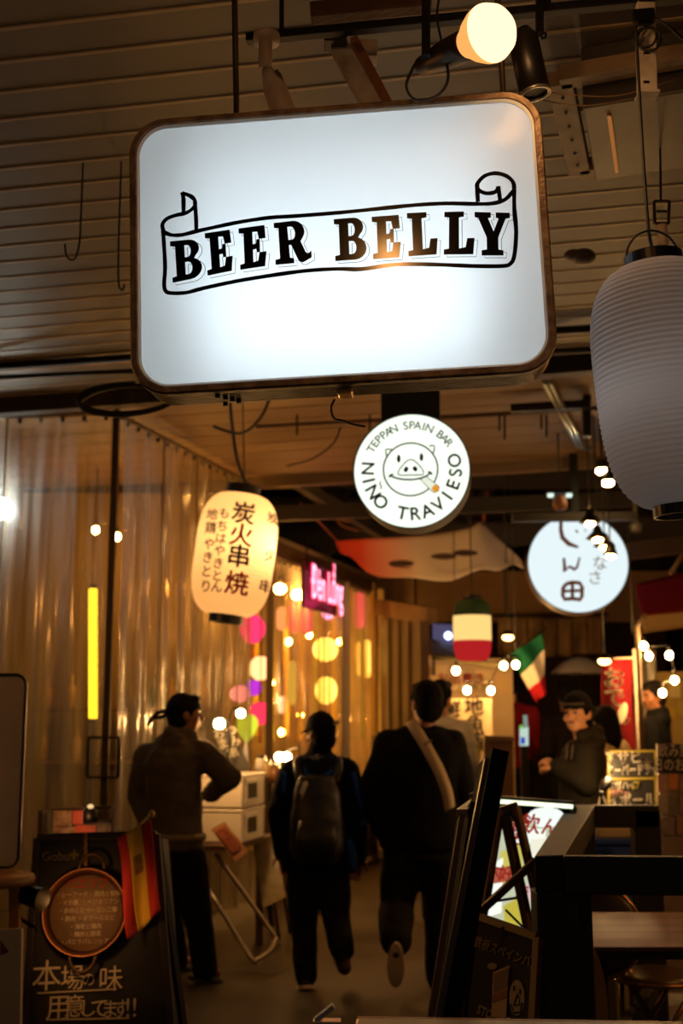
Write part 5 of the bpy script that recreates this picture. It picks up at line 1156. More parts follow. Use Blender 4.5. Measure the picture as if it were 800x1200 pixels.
    # ---- shoes
    for s in 'LR':
        if not shoes: break
        an, toe = J['an'+s], J['toe'+s]; f2 = toe-an; r2, f2n, u2 = frame_of(f2 if abs(f2.normalized().z) < .95 else f2+by*.05, J.get('up'+s, up)); M2 = rotm(r2, f2n, u2)
        L = .135
        mb = MB().ell(an+f2n*.0-u2*.045, (.040, .055, .042), M2, 14).ell(an+f2n*.07-u2*.048, (.044, .085, .036), M2, 14).ell(an+f2n*.14-u2*.058, (.043, .055, .028), M2, 12).limb([an+u2*.0, an-u2*.05], [.042, .044])
        sh = skin_over(obj('shoe', mb, shm, t, world=True), .009, 3)
        pts = [(x*.047*(1+.12*math.sin(a_)), y) for a_, x, y in ((k, math.cos(k), .065+.135*math.sin(k)) for k in [i*.314159 for i in range(20)])]
        o2 = MB().prism(pts, an-u2*.067, r2, f2n, .021); obj('sole', o2, mat('sole_'+(sole or shoe).strip('#'), sole or shoe, .6), sh, bevel=.004)
        inv_ = basis(t).inverted(); 
        for v in sh.children[0].data.vertices: v.co = inv_ @ v.co
    return t, g_
def cap_on(t, hd, f, hs, col, brim_dir=1, label=None):
    r, f_, u = frame_of(f); M = rotm(r, f_, u); m = mat('cap_'+col.strip('#'), col, .85)
    prof = [(.093*math.cos(R(a))*hs, .088*math.sin(R(a))*hs) for a in range(0, 91, 9)]
    c = hd+u*.042*hs-f_*.008
    mb = MB().lathe([(.095*hs, -.012), (.096*hs, 0)]+prof[1:], 32, MX.Translation(c) @ M @ MX.Diagonal((.93, 1.10, 1.12, 1)))
    o = obj('cap', mb, m, t, world=True); o.modifiers.new('thick', 'SOLIDIFY').thickness = .003
    fd = f_*brim_dir
    b = MB().grid(lambda a, v: c+r*(a-.5)*.17*hs+fd*(.075+.085*v*(1-(2*a-1)**2*.75)+.03*(1-(2*a-1)**2)*(1-v))*hs-u*(.008+.02*v+.012*(2*a-1)**2), 10, 5)
    br = obj('brim', b, m, o); inv_ = basis(t).inverted()
    for v in br.data.vertices: v.co = inv_ @ v.co
    br.modifiers.new('thick', 'SOLIDIFY').thickness = .004
    obj('cap_button', MB().ell(c+u*.1*hs, (.008, .008, .005)), m, t, world=True)
    return o, c, (r, f_, u)

# ---- 1 hooded man tending the stall
d = 7.2; J = dict(pelvis=P(205, 990, d), chest=P(203, 895, d), neck=P(211, 862, d), head=P(217, 837, d), shL=P(170, 882, d+.10), shR=P(240, 878, d-.08), elL=P(164, 932, d+.12), wrL=P(178, 975, d+.02), handL=P(192, 992, d+.02),
   elR=P(268, 912, d-.02), wrR=P(246, 931, d+.12), handR=P(231, 939, d+.16), hipL=P(190, 1000, d), hipR=P(220, 1000, d-.05), knL=P(196, 1075, d+.1), knR=P(232, 1078, d-.02), anL=P(206, 1128, d+.25), anR=P(240, 1133, d-.02), toeL=P(232, 1139, d+.38), toeR=P(262, 1139, d+.02), headscale=.98)
J['toeL'].z = .04; J['toeR'].z = .035; J['anL'].z = .085; J['anR'].z = .085
prs, g1 = person('person in grey hooded sweatshirt and dark bandana reaching over the stall table', V((J['pelvis'].x, d, 0)), -42, J, top='#5f5548', trousers='#14110f', hood=True, headf=V((.93, .36, -.03)), hem=.05, cuff=.06, palm={'R': V((0, .2, -1))}, tw=1.06, ease=.03, legw=1.0, hair='#0c0a08')
bm_ = mat('bandana', '#0d0b0a', .8); hd = J['head']; r, f_, u = frame_of(V((.93, .36, -.03)))
mb = MB().ell(hd+u*.035-f_*.012, (.09, .106, .088), rotm(r, f_, u), 20, lo=-5, hi=90); obj('bandana', mb, bm_, prs, world=True)
kn = hd-f_*.10+u*.02
obj('bandana_knot', MB().ell(kn, (.022, .02, .018)), bm_, prs, world=True)
for a_, b_, c_ in (((196, 833), (184, 836), (172, 850)), ((197, 836), (190, 840), (180, 842))): obj('bandana_tail', MB().tube(smooth_curve([kn, P(*a_, d), P(*b_, d), P(*c_, d)], 4), [.012]*4+[.014]*5+[.012]*3+[.005], 6), bm_, prs, world=True)
w0 = P(204, 980, d)
obj('hem_band', MB().tube([w0+rotz(-42).to_3x3() @ V((.192*math.cos(R(k)), .142*math.sin(R(k)), 0)) for k in range(0, 360, 15)], .024, 8, True), mat('hem_band', '#6a5d4a', .9), prs, world=True)

# ---- 2 person with cap and backpack, walking away
d = 7.05; J = dict(pelvis=P(373, 1008, d), chest=P(372, 918, d), neck=P(374, 880, d), head=P(375, 860, d), shL=P(342, 900, d), shR=P(405, 900, d), elL=P(329, 950, d-.02), elR=P(416, 952, d-.02), wrL=P(331, 996, d+.06), handL=P(334, 1012, d+.08), wrR=P(418, 1002, d+.06), handR=P(416, 1020, d+.08),
   hipL=P(357, 1012, d), hipR=P(388, 1012, d), knL=P(355, 1080, d+.06), anL=P(358, 1142, d), toeL=P(356, 1150, d+.2), knR=P(394, 1075, d), anR=P(402, 1117, d-.16), toeR=P(407, 1138, d-.10), headscale=.92)
J['anL'].z = .085; J['toeL'].z = .035; J['upR'] = V((0, -.75, .5))
prs, _ = person('person in black cap and blue-black jacket with black backpack walking away', V((J['pelvis'].x, d, 0)), 0, J, top='#0e1220', trousers='#1a1714', shoe='#2a241e', sole='#cfc5b4', headf=V((-.62, .78, 0)), hem=.16, hemw=1.12, ease=.036, collar=.03, legw=.98, tw=.98)
co, cc, (r, f_, u) = cap_on(prs, J['head'], V((-.62, .78, 0)), .94, '#0c0b0b')
obj('cap_patch', MB().grid(lambda a, v: cc+(-f_*math.cos((a-.5)*.42)+r*math.sin((a-.5)*.42+.35))*.101+u*(.012+.026*v)-f_*.006, 5, 2), mat('patch_white', '#9a9184', .7), prs, world=True)
bkm = mat('nylon_black', '#0c0b0b', .5, 0, .4, 12, '#171514', .2, 60)
bp = MB(); bz = [P(371, y, d-.19) for y in (908, 930, 960, 995, 1012)]
bp.loft([(bz[4], .12, .06), (bz[3], .155, .10), (bz[2], .15, .10), (bz[1], .135, .085), (bz[0], .10, .05)], 20)
bk = skin_over(obj('backpack', bp, bkm, prs, world=True), .012, 4, .02); 
inv_ = basis(prs).inverted()
def sub(name, mb, m, par):
    mb.v = [inv_ @ p for p in mb.v]; return obj(name, mb, m, par)
sub('front_pocket', MB().loft([(P(371, 1004, d-.275), .10, .03), (P(371, 985, d-.29), .115, .035), (P(371, 962, d-.285), .10, .025)], 16), bkm, bk)
sub('zip_pull', MB().bar(P(352, 930, d-.275), P(356, 916, d-.255), .012, .004), mat('pale_tag', '#b0a898', .5), bk)
sub('reflective_tag', MB().add([P(352, 938, d-.292), P(358, 914, d-.262), P(361, 918, d-.262)], [(0, 1, 2)]), mat('pale_tag', '#b0a898', .5), bk)
for s, a_ in (('L', 352), ('R', 393)): sub('shoulder_strap', MB().tube(smooth_curve([P(a_, 918, d-.17), P(a_+(-4 if s == 'L' else 4), 900, d-.12), P(a_+(-3 if s == 'L' else 3), 890, d-.02), P(a_, 896, d+.1)], 4), .024, 8), bkm, bk)
bluem = mat('jacket_blue', '#24479c', .8)
obj('blue_yoke', MB().grid(lambda a, v: P(356+34*a, 906-20*v+3*math.cos((a-.5)*3), d-.135+.075*v), 8, 5), bluem, prs, world=True)
mb = MB()
for a_, b_ in (((363, 888), (374, 884)), ((366, 890), (379, 886)), ((370, 884), (373, 890))): mb.bar(P(*a_, d-.105), P(*b_, d-.095), .008, .004)
obj('white_emblem', mb, mat('emblem', '#8d939c', .7), prs, world=True)
for a_, b_, c_ in (((336, 905), (333, 930), (326, 960)), ((412, 905), (420, 935), (424, 968)), ((344, 985), (342, 1000), (341, 1016)), ((408, 985), (412, 1000), (413, 1018))): obj('blue_panel', MB().tube(smooth_curve([P(*a_, d-.06), P(*b_, d-.07), P(*c_, d-.05)]), .026, 8), bluem, prs, world=True)

# ---- 3 tall man with a cream strap, walking away
d = 7.0; J = dict(pelvis=P(495, 985, d), chest=P(494, 895, d), neck=P(497, 850, d), head=P(499, 824, d), shL=P(454, 868, d), shR=P(531, 868, d), elL=P(439, 925, d-.02), elR=P(541, 928, d-.02), wrL=P(446, 968, d+.02), handL=P(453, 984, d+.05), wrR=P(538, 972, d+.02), handR=P(532, 988, d+.06),
   hipL=P(474, 995, d), hipR=P(515, 995, d), knL=P(465, 1062, d+.04), anL=P(463, 1108, d-.25), toeL=P(463, 1150, d-.22), knR=P(517, 1068, d+.06), anR=P(517, 1140, d+.05), toeR=P(519, 1150, d+.25), headscale=1.04)
J['anR'].z = .085; J['toeR'].z = .035; J['upL'] = V((0, -1, .12)); J['upL'] = V((0, .9, .3))
J['upL'] = V((0, -.95, -.1))
J['upL'] = -J['upL']
prs, _ = person('tall person in black sweater with cream shoulder strap walking away', V((J['pelvis'].x, d, 0)), 0, J, top='#12100e', trousers='#1c1916', shoe='#2c261f', sole='#b5a88f', headf=V((-.35, .93, 0)), hem=.10, hemw=1.02, ease=.045, legease=.03, legw=1.06, tw=1.22)
sp_ = smooth_curve([P(481, 846, d-.07), P(489, 858, d-.175), P(502, 880, d-.222), P(515, 905, d-.226), P(524, 930, d-.205), P(527, 948, d-.18)], 5)
mb = MB(); wv = V((.034, 0, .02))
for k, q in enumerate(sp_): mb.v += [q-wv*.8, q+wv*.8]
for k in range(len(sp_)-1): mb.f.append((2*k, 2*k+1, 2*k+3, 2*k+2)); mb.s.append(True)
o = obj('shoulder_strap', mb, mat('cream_strap', '#b9a688', .8), prs, world=True); o.modifiers.new('thick', 'SOLIDIFY').thickness = .006
obj('strap_slider', MB().bar(P(496, 873, d-.222), P(506, 867, d-.222), .012, .01), mat('slider', '#857558', .5), prs, world=True)

# ---- 4 man in backward cap looking over
d = 7.6; J = dict(pelvis=P(684, 962, d), chest=P(682, 898, d), neck=P(684, 862, d), head=P(676, 836, d-.02), shL=P(684, 880, d-.17), shR=P(682, 878, d+.16), elL=P(688, 917, d-.22), elR=P(672, 915, d+.2), wrL=P(654, 899, d-.16), handL=P(638, 891, d-.10), wrR=P(652, 902, d+.06), handR=P(638, 897, d+.0),
   hipL=P(685, 968, d-.08), hipR=P(685, 968, d+.08), knL=P(682, 1030, d-.08), knR=P(680, 1030, d+.1), anL=P(685, 1100, d-.08), anR=P(682, 1100, d+.1), toeL=P(660, 1110, d-.10), toeR=P(658, 1110, d+.08), headscale=1.0)
for k in ('anL', 'anR'): J[k].z = .085
for k in ('toeL', 'toeR'): J[k].z = .035
hf = V((-.62, -.78, -.02))
prs, _ = person('person in backward dark cap and dark hoodie looking toward the camera', V((J['pelvis'].x, d, 0)), 84, J, skin='#cf9468', top='#2f2a20', trousers='#15130f', headf=hf, hem=.1, hood=True, palm={'L': V((.2, .3, -.9)), 'R': V((.2, -.3, -.9))}, curl=.7, voxel=.009, tw=1.08, ease=.03)
cap_on(prs, J['head'], hf, 1.0, '#1c1710', -1)
r, f_, u = frame_of(hf); c = J['head']
obj('cap_band', MB().tube([c+u*.060+(f_*math.cos(R(k))*.104+r*math.sin(R(k))*.088) for k in range(-60, 61, 10)], .007, 6), mat('cap_band', '#4a3c24', .7), prs, world=True)
for s in (-1, 1): obj('drawstring', MB().tube([P(668+s*3, 872, d-.19), P(666+s*3, 890, d-.20)], .003, 5), mat('cord_grey', '#6a6254', .7), prs, world=True)

# ---- 5 far person at right edge
def stand(label, px, ptop, d, heading, headf, **kw):
    hd = P(px, ptop, d)+V((0, 0, -.11)); z = hd.z; x = hd.x; s = (z+.11)/1.72; h = rotz(heading).to_3x3()
    L = lambda a, b, c_: V((x, d, 0)) + h @ V((a*s, b*s, c_*s))
    J = dict(pelvis=L(0, 0, .95), chest=L(0, .0, 1.28), neck=L(0, -.01, 1.47), head=hd, headscale=1.0)
    for sd, q in (('L', -1), ('R', 1)):
        J['sh'+sd] = L(q*.185, 0, 1.40); J['el'+sd] = L(q*.23, -.03, 1.12); J['wr'+sd] = L(q*.21, .14, .95); J['hand'+sd] = L(q*.17, .26, .98)
        J['hip'+sd] = L(q*.09, 0, .93); J['kn'+sd] = L(q*.1, .03, .5); J['an'+sd] = L(q*.1, -.02, .085); J['toe'+sd] = L(q*.11, .16, .035)
        J['an'+sd].z = .085; J['toe'+sd].z = .035
    return person(label, V((x, d, 0)), heading, J, headf=headf, voxel=.014, **kw)
stand('person with short black hair and black hoodie standing by the far right stall', 764, 800, 10.0, 65, V((-.85, -.35, -.15)), skin='#8a5c40', top='#0e0d0c', hood=True, hem=.1)
stand('person with long dark hair in a cream coat behind the backward-cap person', 707, 829, 9.0, 40, V((-.5, .8, 0)), skin='#8a5c40', top='#b8a07a', hem=.45, face=False, hair='#0e0a08', longhair=True, ease=.045)
stand('person with dark hair and white collar half hidden behind the tall person', 517, 799, 9.2, -30, V((.7, .7, 0)), skin='#8a5c40', top='#a8a298', face=False)
stand('person with dark hair in a red top deep in the alley', 598, 788, 11.6, -10, V((.2, .98, 0)), skin='#8a5c40', top='#7a1414', face=False, hem=.1)
stand('person in dark clothes under the grey umbrella', 662, 800, 11.4, 20, V((-.2, .95, 0)), skin='#8a5c40', top='#1a1210', face=False, hem=.1)
# ================================================================== far end of the alley
fascia = mat('fascia', '#947656', .8, 0, .5, 1.2, '#7a6044')
t_ = struct('wall_far', MB().box((1.9, 14.6, 2.95), (4.4, .1, .62)), fascia)
for x in (.9, 2.0, 3.1): obj('fascia_joint', MB().box((x, 14.54, 2.95), (.02, .02, .62)), mat('joint', '#3a2a1a', .8), t_)
struct('wall_end', MB().box((1.6, 15.6, 1.35), (5.2, .1, 2.7)), mat('end_wall', '#3a2b1c', .85, 0, .6, 2, '#271c12'))
nor = thing('noren_curtain', 'row of brown cloth noren flaps under the far fascia', 'curtain', P(650, 720, 14.3))
obj('rod', MB().tube([P(575, 722, 14.3), P(712, 720, 14.3)], .02, 8), dk, nor, world=True)
for x in (585, 640, 700): obj('rod_bracket', MB().bar(P(x, 721, 14.3), V((P(x, 721, 14.3).x, 14.56, 2.72)), .03), dk, nor, world=True)
nm_ = mat('noren', '#b8966a', .9, 0, .5, 3, '#6e5334')
for k in range(7):
    x0 = 584+k*17.5
    def fn(u, v, x0=x0): q = P(x0+16.3*u, 724+44*(1-v)+2*math.sin(x0), 14.3); return q+V((0, .03*math.sin(u*5+x0)*(1-v), 0))
    o = obj('cloth_flap', MB().grid(fn, 6, 6), nm_, nor, world=True); o.modifiers.new('thick', 'SOLIDIFY').thickness = .004
# italian paper lantern
c = P(553, 738, 9.6); kk = 9.6/F; t_ = thing('paper_lantern', 'glowing green white and red paper lantern hanging in the alley', 'lantern', c)
def band(y0, y1): return [(22.3*kk*lant_r((y-703)/72, 1, .5, 4.5), (738-y)*kk*1.0) for y in [y0+(y1-y0)*i/12 for i in range(13)]]
obj('green_band', MB().lathe([(a*(1-.01*(i % 2)), b) for i, (a, b) in enumerate(band(703, 722))], 36), mat('green_paper', '#123a1c', .7), t_)
obj('cream_band', MB().lathe([(a*(1-.01*(i % 2)), b) for i, (a, b) in enumerate(band(722, 751))], 36), emit('cream_glow', '#ffcf7a', 1.15), t_)
obj('red_band', MB().lathe([(a*(1-.01*(i % 2)), b) for i, (a, b) in enumerate(band(751, 774))], 36), emit('red_glow', '#dd2a2c', .62), t_)
obj('top_ring', MB().lathe([(11*kk, 34*kk), (12*kk, 34*kk), (12*kk, 40*kk), (11*kk, 40*kk)], 24), black_plastic, t_); obj('cord', MB().tube([(0, 0, 40*kk), (0, 0, 4.69-c.z)], .006, 6), black_cord, t_)
text('writing', 'バル酒場\nイタリア', .055, mat('lan_ink', '#7a4a18', .8), t_, lambda x, y: V((x, -.5*0-math.sqrt(max(.0001, (22.6*kk)**2-x*x))-.004, y+.01)), sub=1)
# italian flag
fl = thing('italian_flag', 'green white and red Italian flag hanging on a slanting pole', 'flag', P(620, 800, 10.4))
le = smooth_curve([P(598, 766, 10.4), P(611, 790, 10.4), P(621, 808, 10.4), P(629, 823, 10.4)], 6); ri = smooth_curve([P(633, 742, 10.5), P(638, 760, 10.5), P(639, 790, 10.5), P(641, 811, 10.5)], 6)
def ff(u, v):
    f = (1-v)*(len(le)-1); i = min(int(f), len(le)-2); w = f-i; return le[i].lerp(le[i+1], w).lerp(ri[i].lerp(ri[i+1], w), u)+V((0, .06*math.sin(u*7+v*3), 0))
for v0, v1, m, nm in ((.66, 1, mat('it_green', '#14563a', .8), 'green_band'), (.33, .66, mat('it_white', '#c8bda8', .8), 'white_band'), (0, .33, mat('it_red', '#a01c24', .8), 'red_band')):
    o = obj(nm, MB().grid(lambda u, v: ff(u, v0+(v1-v0)*v), 14, 8), m, fl, world=True); o.modifiers.new('thick', 'SOLIDIFY').thickness = .003
obj('pole', MB().tube([P(583, 779, 10.88), P(598, 768, 10.4), P(640, 736, 10.5)], .01, 6), dk, fl, world=True)
# umbrella
uc = P(679, 790, 12.0); t_ = thing('umbrella', 'open grey umbrella deep in the alley', 'umbrella', (uc.x, uc.y, 0)); ku = 12/F
pts = []
um = mat('umbrella_grey', '#a09a8e', .6); 
for k in range(8):
    a0, a1 = R(45*k), R(45*k+45)
    def fu(u, v, a0=a0, a1=a1):
        a = a0+(a1-a0)*u; rr = v*35*ku*(1-.06*math.sin(u*3.14159)*v); return V((rr*math.cos(a), rr*math.sin(a), uc.z+20*ku*(1-v**1.8)+.01*math.sin(u*3.14159)*v))
    obj('panel', MB().grid(fu, 5, 8), um, t_); obj('rib', MB().tube([V((v*35*ku*math.cos(a0), v*35*ku*math.sin(a0), uc.z+20*ku*(1-v**1.8)-.006)) for v in (0, .3, .6, .85, 1)], .004, 5), dk, t_)
obj('shaft', MB().tube([(0, 0, uc.z+.2), (0, 0, .05)], .01, 8), dk, t_); obj('stand', MB().lathe([(0, 0), (.2, 0), (.2, .04), (.03, .07), (0, .07)], 20), dk, t_)
# nobori
t_ = thing('banner_flag', 'tall dark red banner with white Japanese hiragana on a pole', 'banner', (P(722, 870, 9.7).x, 9.7, 0))
q0, q1 = P(704, 774, 9.7), P(741, 772, 9.7)
def fnb(u, v): q = q0.lerp(q1, u); return V((q.x+.01*math.sin(v*6), q.y+.03*math.sin(u*5+v*4), q.z-1.3*(1-v)))
o = obj('cloth', MB().grid(fnb, 10, 24), mat('nobori_red', '#660c14', .8), t_, world=True); o.modifiers.new('thick', 'SOLIDIFY').thickness = .003
obj('pole', MB().tube([(q1.x+.02, 9.72, 0), (q1.x+.02, 9.72, q1.z+.08)], .014, 8), mat('pole_white', '#b0a698', .5), t_, world=True); obj('crossbar', MB().tube([q0+V((-.02, 0, .01)), q1+V((.04, .02, .01))], .008, 6), mat('pole_white', '#b0a698', .5), t_, world=True)
obj('base', MB().lathe([(0, 0), (.18, 0), (.16, .09), (.03, .1), (0, .1)], 20, T((q1.x+.02, 9.72, 0))), black_plastic, t_, world=True)
inv = basis(t_).inverted(); nw = mat('nobori_white', '#f4ead0', .8)
for ch, x, y, s in (('お', 719, 796, .18), ('で', 720, 819, .17), ('ん', 728, 841, .14)): text('writing', ch, s, nw, t_, plane_fn(inv @ (P(x, y, 9.64))), bold=.003)
obj('leaf_print', MB().ell(P(729, 836, 9.635), (.035, .003, .09), roty(18)), nw, t_, world=True)
# vinyl strips & posters at right
curtain('vinyl_curtain', 'pale vinyl strip curtain left of the far right person', P(741, 760, 10.9).xy.to_3d(), P(768, 760, 10.8).xy.to_3d(), P(750, 765, 10.9).z, .01, 2, .02, 6, 44, vm=clear_plastic('cloudy_vinyl', '#d8ccb8', .6, .08))
lit_wall = mat('lit_wall', '#b09a5c', .8, 0, .6, 1.5, '#8d7638')
t_ = thing('stall_hoarding', 'ochre stall hoarding with yellow papers behind the far right person', 'hoarding', P(790, 870, 11.2).xy.to_3d())
hq = [P(760, 788, 11.2), P(840, 786, 11.2)]; obj('panel', quad([hq[0], hq[1], V((hq[1].x, 11.2, .05)), V((hq[0].x, 11.2, .05))], .04), lit_wall, t_, world=True)
for x, y, w, h_, c_ in ((790, 808, 14, 18, '#c8b880'), (786, 836, 10, 12, '#b89a3a'), (798, 830, 10, 16, '#a8944a')): obj('paper', quad([P(x-w/2, y-h_/2, 11.17), P(x+w/2, y-h_/2, 11.17), P(x+w/2, y+h_/2, 11.17), P(x-w/2, y+h_/2, 11.17)], .01), mat('paper_'+c_.strip('#'), c_, .8), t_, world=True)
aw = thing('awning', 'dark red awning with cream valance at the far right', 'awning', P(790, 720, 9.4))
a0, a1, b0, b1 = P(744, 684, 9.8), P(860, 655, 9.8), P(752, 722, 9.2), P(860, 712, 9.2)
o = obj('canopy', MB().grid(lambda u, v: b0.lerp(b1, u).lerp(a0.lerp(a1, u), v)-V((0, 0, .03*math.sin(v*3.14))), 12, 8), mat('awning_red', '#6a1420', .8), aw, world=True); o.modifiers.new('thick', 'SOLIDIFY').thickness = .006
o = obj('valance', MB().grid(lambda u, v: P(753, 742, 9.2).lerp(P(860, 728, 9.2), u).lerp(b0.lerp(b1, u), v), 12, 3), mat('awning_cream', '#a08860', .8), aw, world=True); o.modifiers.new('thick', 'SOLIDIFY').thickness = .006
obj('support_arm', MB().tube([P(786, 672, 9.8), P(806, 640, 9.9)], .02, 8), mat('arm_tan', '#7a6144', .5), aw, world=True); obj('support_arm', MB().tube([b0+V((.02, .0, 0)), (b0.x+.02, 9.45, 2.2), (b0.x+.02, 9.45, 0)], .02, 8), mat('arm_tan', '#7a6144', .5), aw, world=True)
struct('wall_beam', MB().bar(P(735, 646, 9.9), P(860, 632, 9.9), .1, .14), mat('beam_brown', '#3e2a1a', .7))
struct('roof_tie', MB().bar(P(300, 603, 9.3), P(860, 580, 9.3), .06, .12), truss_m)
struct('roof_tie', MB().bar(P(600, 607, 8.6), P(745, 605, 8.6), .06, .06), truss_m)
struct('roof_tie', MB().bar(P(300, 640, 12.3), P(860, 615, 12.3), .1, .24), truss_m)
struct('roof_tie', MB().bar(P(315, 545, 9.6), P(470, 640, 12), .08, .1), truss_m)
# black board with brush writing, right
q0, q1, q2, q3 = P(712, 879, 7.0), P(769, 878, 7.0), P(770, 1010, 6.95), P(711, 1010, 6.95)
t_ = thing('beer_signboard', 'black standing signboard with yellow border and white brush katakana', 'signboard', ((q2+q3)/2).xy.to_3d())
obj('panel', quad([q0, q1, V((q2.x, q2.y, .05)), V((q3.x, q3.y, .05))], .03), mat('sign_black', '#15130e', .5), t_, world=True)
yg = mat('border_yellow', '#7a6c1c', .5)
for a_, b_ in (((713, 881), (768, 880)), ((713, 913), (768, 912)), ((713, 881), (713, 1000)), ((768, 880), (769, 1000))): obj('border', MB().bar(P(*a_, 6.98), P(*b_, 6.98), .012, .012), yg, t_, world=True)
inv = basis(t_).inverted(); bw = mat('brush_white', '#e8dcc4', .7)
for s, x, y, sz, m in (('アサヒ', 730, 889, .082, bw), ('スーパードライ', 741, 903, .068, bw), ('メガハイ', 728, 921, .05, bw), ('67', 744, 921, .055, mat('sign_yellow', '#c8b020', .7)), ('ハイボール', 733, 939, .08, bw), ('サワー', 726, 930, .045, mat('sign_pink', '#c89080', .7))): text('writing', s, sz, m, t_, plane_fn(inv @ P(x, y, 6.97), (1, 0, .04)), bold=.0015, sx=.62 if len(s) > 5 else .85)
lm_ = thing('clip_lamp', 'small spotlight shining on the black beer signboard', 'lamp', P(706, 925, 6.8))
obj('head', MB().tube([P(704, 928, 6.72), P(708, 922, 6.75), P(711, 916, 6.8)], [.014, .026, .03], 14, caps=False), black_metal, lm_, world=True); obj('arm', MB().tube([P(704, 928, 6.72), P(706, 960, 6.9), q3+V((0, 0, .1))], .008, 6), black_metal, lm_, world=True)
lamp('clip_light', P(716, 904, 6.80)-P(706, 925, 6.8), 14, '#ffca88', .03, lm_)
# posters at the right edge
t_ = thing('poster_stand', 'stand of pinkish food posters at the right picture edge', 'poster stand', P(790, 1010, 6.7).xy.to_3d())
q0, q1 = P(770, 872, 6.7), P(860, 872, 6.7)
obj('panel', quad([q0, q1, V((q1.x, 6.7, .05)), V((q0.x, 6.7, .05))], .03), mat('poster_back', '#6a5a4a', .6, 0, .9, 9, '#8a7a68'), t_, world=True)
obj('dark_header', quad([P(770, 872, 6.68), P(830, 872, 6.68), P(830, 906, 6.68), P(770, 906, 6.68)], .006), mat('header_dark', '#16141a', .5), t_, world=True)
for x, y, w, h_, c_, c2_ in ((776, 918, 12, 20, '#a06a60', '#c0a090'), (789, 916, 11, 18, '#b85030', '#d8a050'), (802, 918, 12, 20, '#a89880', '#705040'), (776, 942, 12, 22, '#8a8060', '#b0a490'), (789, 944, 12, 24, '#90887c', '#5a5048'), (802, 942, 12, 20, '#b0a08c', '#7a3a30'), (780, 968, 18, 20, '#9a9080', '#645a50'), (800, 968, 14, 20, '#a89a86', '#84403a')):
    obj('poster', quad([P(x-w/2, y-h_/2, 6.68), P(x+w/2, y-h_/2, 6.68), P(x+w/2, y+h_/2, 6.68), P(x-w/2, y+h_/2, 6.68)], .006), mat('poster_'+c_.strip('#'), c_, .6, 0, .9, 24, c2_), t_, world=True)
inv = basis(t_).inverted(); text('writing', '飲み放題\n本日のおすすめ', .075, chalk, t_, plane_fn(inv @ P(796, 889, 6.67)), sx=.8)
# crates
t0 = P(725, 985, 6.1); 
for k, (z, c_, lb) in enumerate(((0, '#8a8478', 'grey plastic crate under the blue one beyond the railing'), (.47, '#2c4fb8', 'blue plastic crate with yellow rope on top beyond the railing'))):
    t_ = thing('crate', lb, 'crate', (t0.x, 6.1, z))
    m = mat('crate_%d' % k, c_, .5); obj('body', MB().box((0, 0, .225), (.30, .34, .45)), m, t_, bevel=.012); obj('rim', MB().box((0, 0, .44), (.33, .37, .03)), m, t_, bevel=.006); obj('grip', MB().box((0, -.172, .30), (.12, .01, .04)), black_plastic, t_)
    if k:
        obj('paper_pack', MB().box((0, -.02, .48), (.27, .3, .05)), paper_white, t_, bevel=.01)
        obj('rope', MB().tube([V((-.14+.28*i/16, -.16, .525+.012*math.sin(i*1.6))) for i in range(17)], .01, 6), mat('rope_yellow', '#a89030', .7), t_)
# chigyo sign & paper-covered front
t_ = thing('shop_sign', 'cream sign with large black brush kanji beside the tall person', 'sign', P(545, 880, 10.2).xy.to_3d())
q0, q1 = P(508, 819, 10.2), P(576, 818, 10.2); obj('panel', quad([q0, q1, V((q1.x, 10.2, .05)), V((q0.x, 10.2, .05))], .04), mat('sign_cream', '#b5a07c', .7), t_, world=True)
inv = basis(t_).inverted()
for ch, x, y, s in (('地', 555, 829, .17), ('魚', 556, 851, .17), ('鮮', 531, 831, .14), ('活', 532, 848, .14), ('酒', 556, 871, .16)): text('writing', ch, s, blk, t_, plane_fn(inv @ P(x, y, 10.17)), bold=.003)
t_ = thing('menu_shopfront', 'lit shop front covered with cream menu papers', 'shop front', P(550, 880, 10.9).xy.to_3d())
q0, q1 = P(503, 768, 10.9), P(600, 772, 10.9); obj('panel', quad([q0, q1, V((q1.x, 10.9, .05)), V((q0.x, 10.9, .05))], .05), mat('front_cream', '#a8906a', .7, 0, .5, 2, '#8d7450'), t_, world=True)
for x, y, w, h_, c_ in ((515, 792, 20, 26, '#b8a078'), (540, 798, 26, 20, '#c4b08c'), (566, 796, 20, 22, '#b09870'), (588, 800, 16, 24, '#a88c64')): obj('paper', quad([P(x-w/2, y-h_/2, 10.87), P(x+w/2, y-h_/2, 10.87), P(x+w/2, y+h_/2, 10.87), P(x-w/2, y+h_/2, 10.87)], .01), mat('paper_'+c_.strip('#'), c_, .8), t_, world=True)
inv = basis(t_).inverted(); text('writing', 'お品書き', .11, mat('red_print', '#a03020', .7), t_, plane_fn(inv @ P(540, 796, 10.85)), bold=.003); text('writing', '生ビール 刺身 焼魚', .06, blk, t_, plane_fn(inv @ P(545, 805, 10.85)))
t_ = thing('dark_awning', 'dark slanting awning below the purple lit screen', 'awning', P(530, 762, 10.5))
o = obj('canopy', quad([P(506, 748, 10.6), P(545, 764, 10.6), P(552, 774, 10.1), P(506, 768, 10.1)], .02), mat('awning_dark', '#211a14', .7), t_, world=True); obj('string_fringe', MB().tube([P(506, 769, 10.1), P(575, 779, 10.1), P(600, 776, 10.2)], .03, 6), mat('fringe', '#3a3420', .9), t_, world=True)
obj('bracket', MB().bar(P(508, 768, 10.3), P(508, 790, 10.85), .03), dk, t_, world=True)
t_ = thing('purple_screen', 'purple lit screen panel between stall post and Italian lantern', 'screen', P(528, 742, 10.8))
obj('panel', quad([P(507, 731, 10.8), P(549, 733, 10.8), P(549, 756, 10.8), P(507, 756, 10.8)], .04), emit('purple_glow', '#8a80b0', .3), t_, world=True)
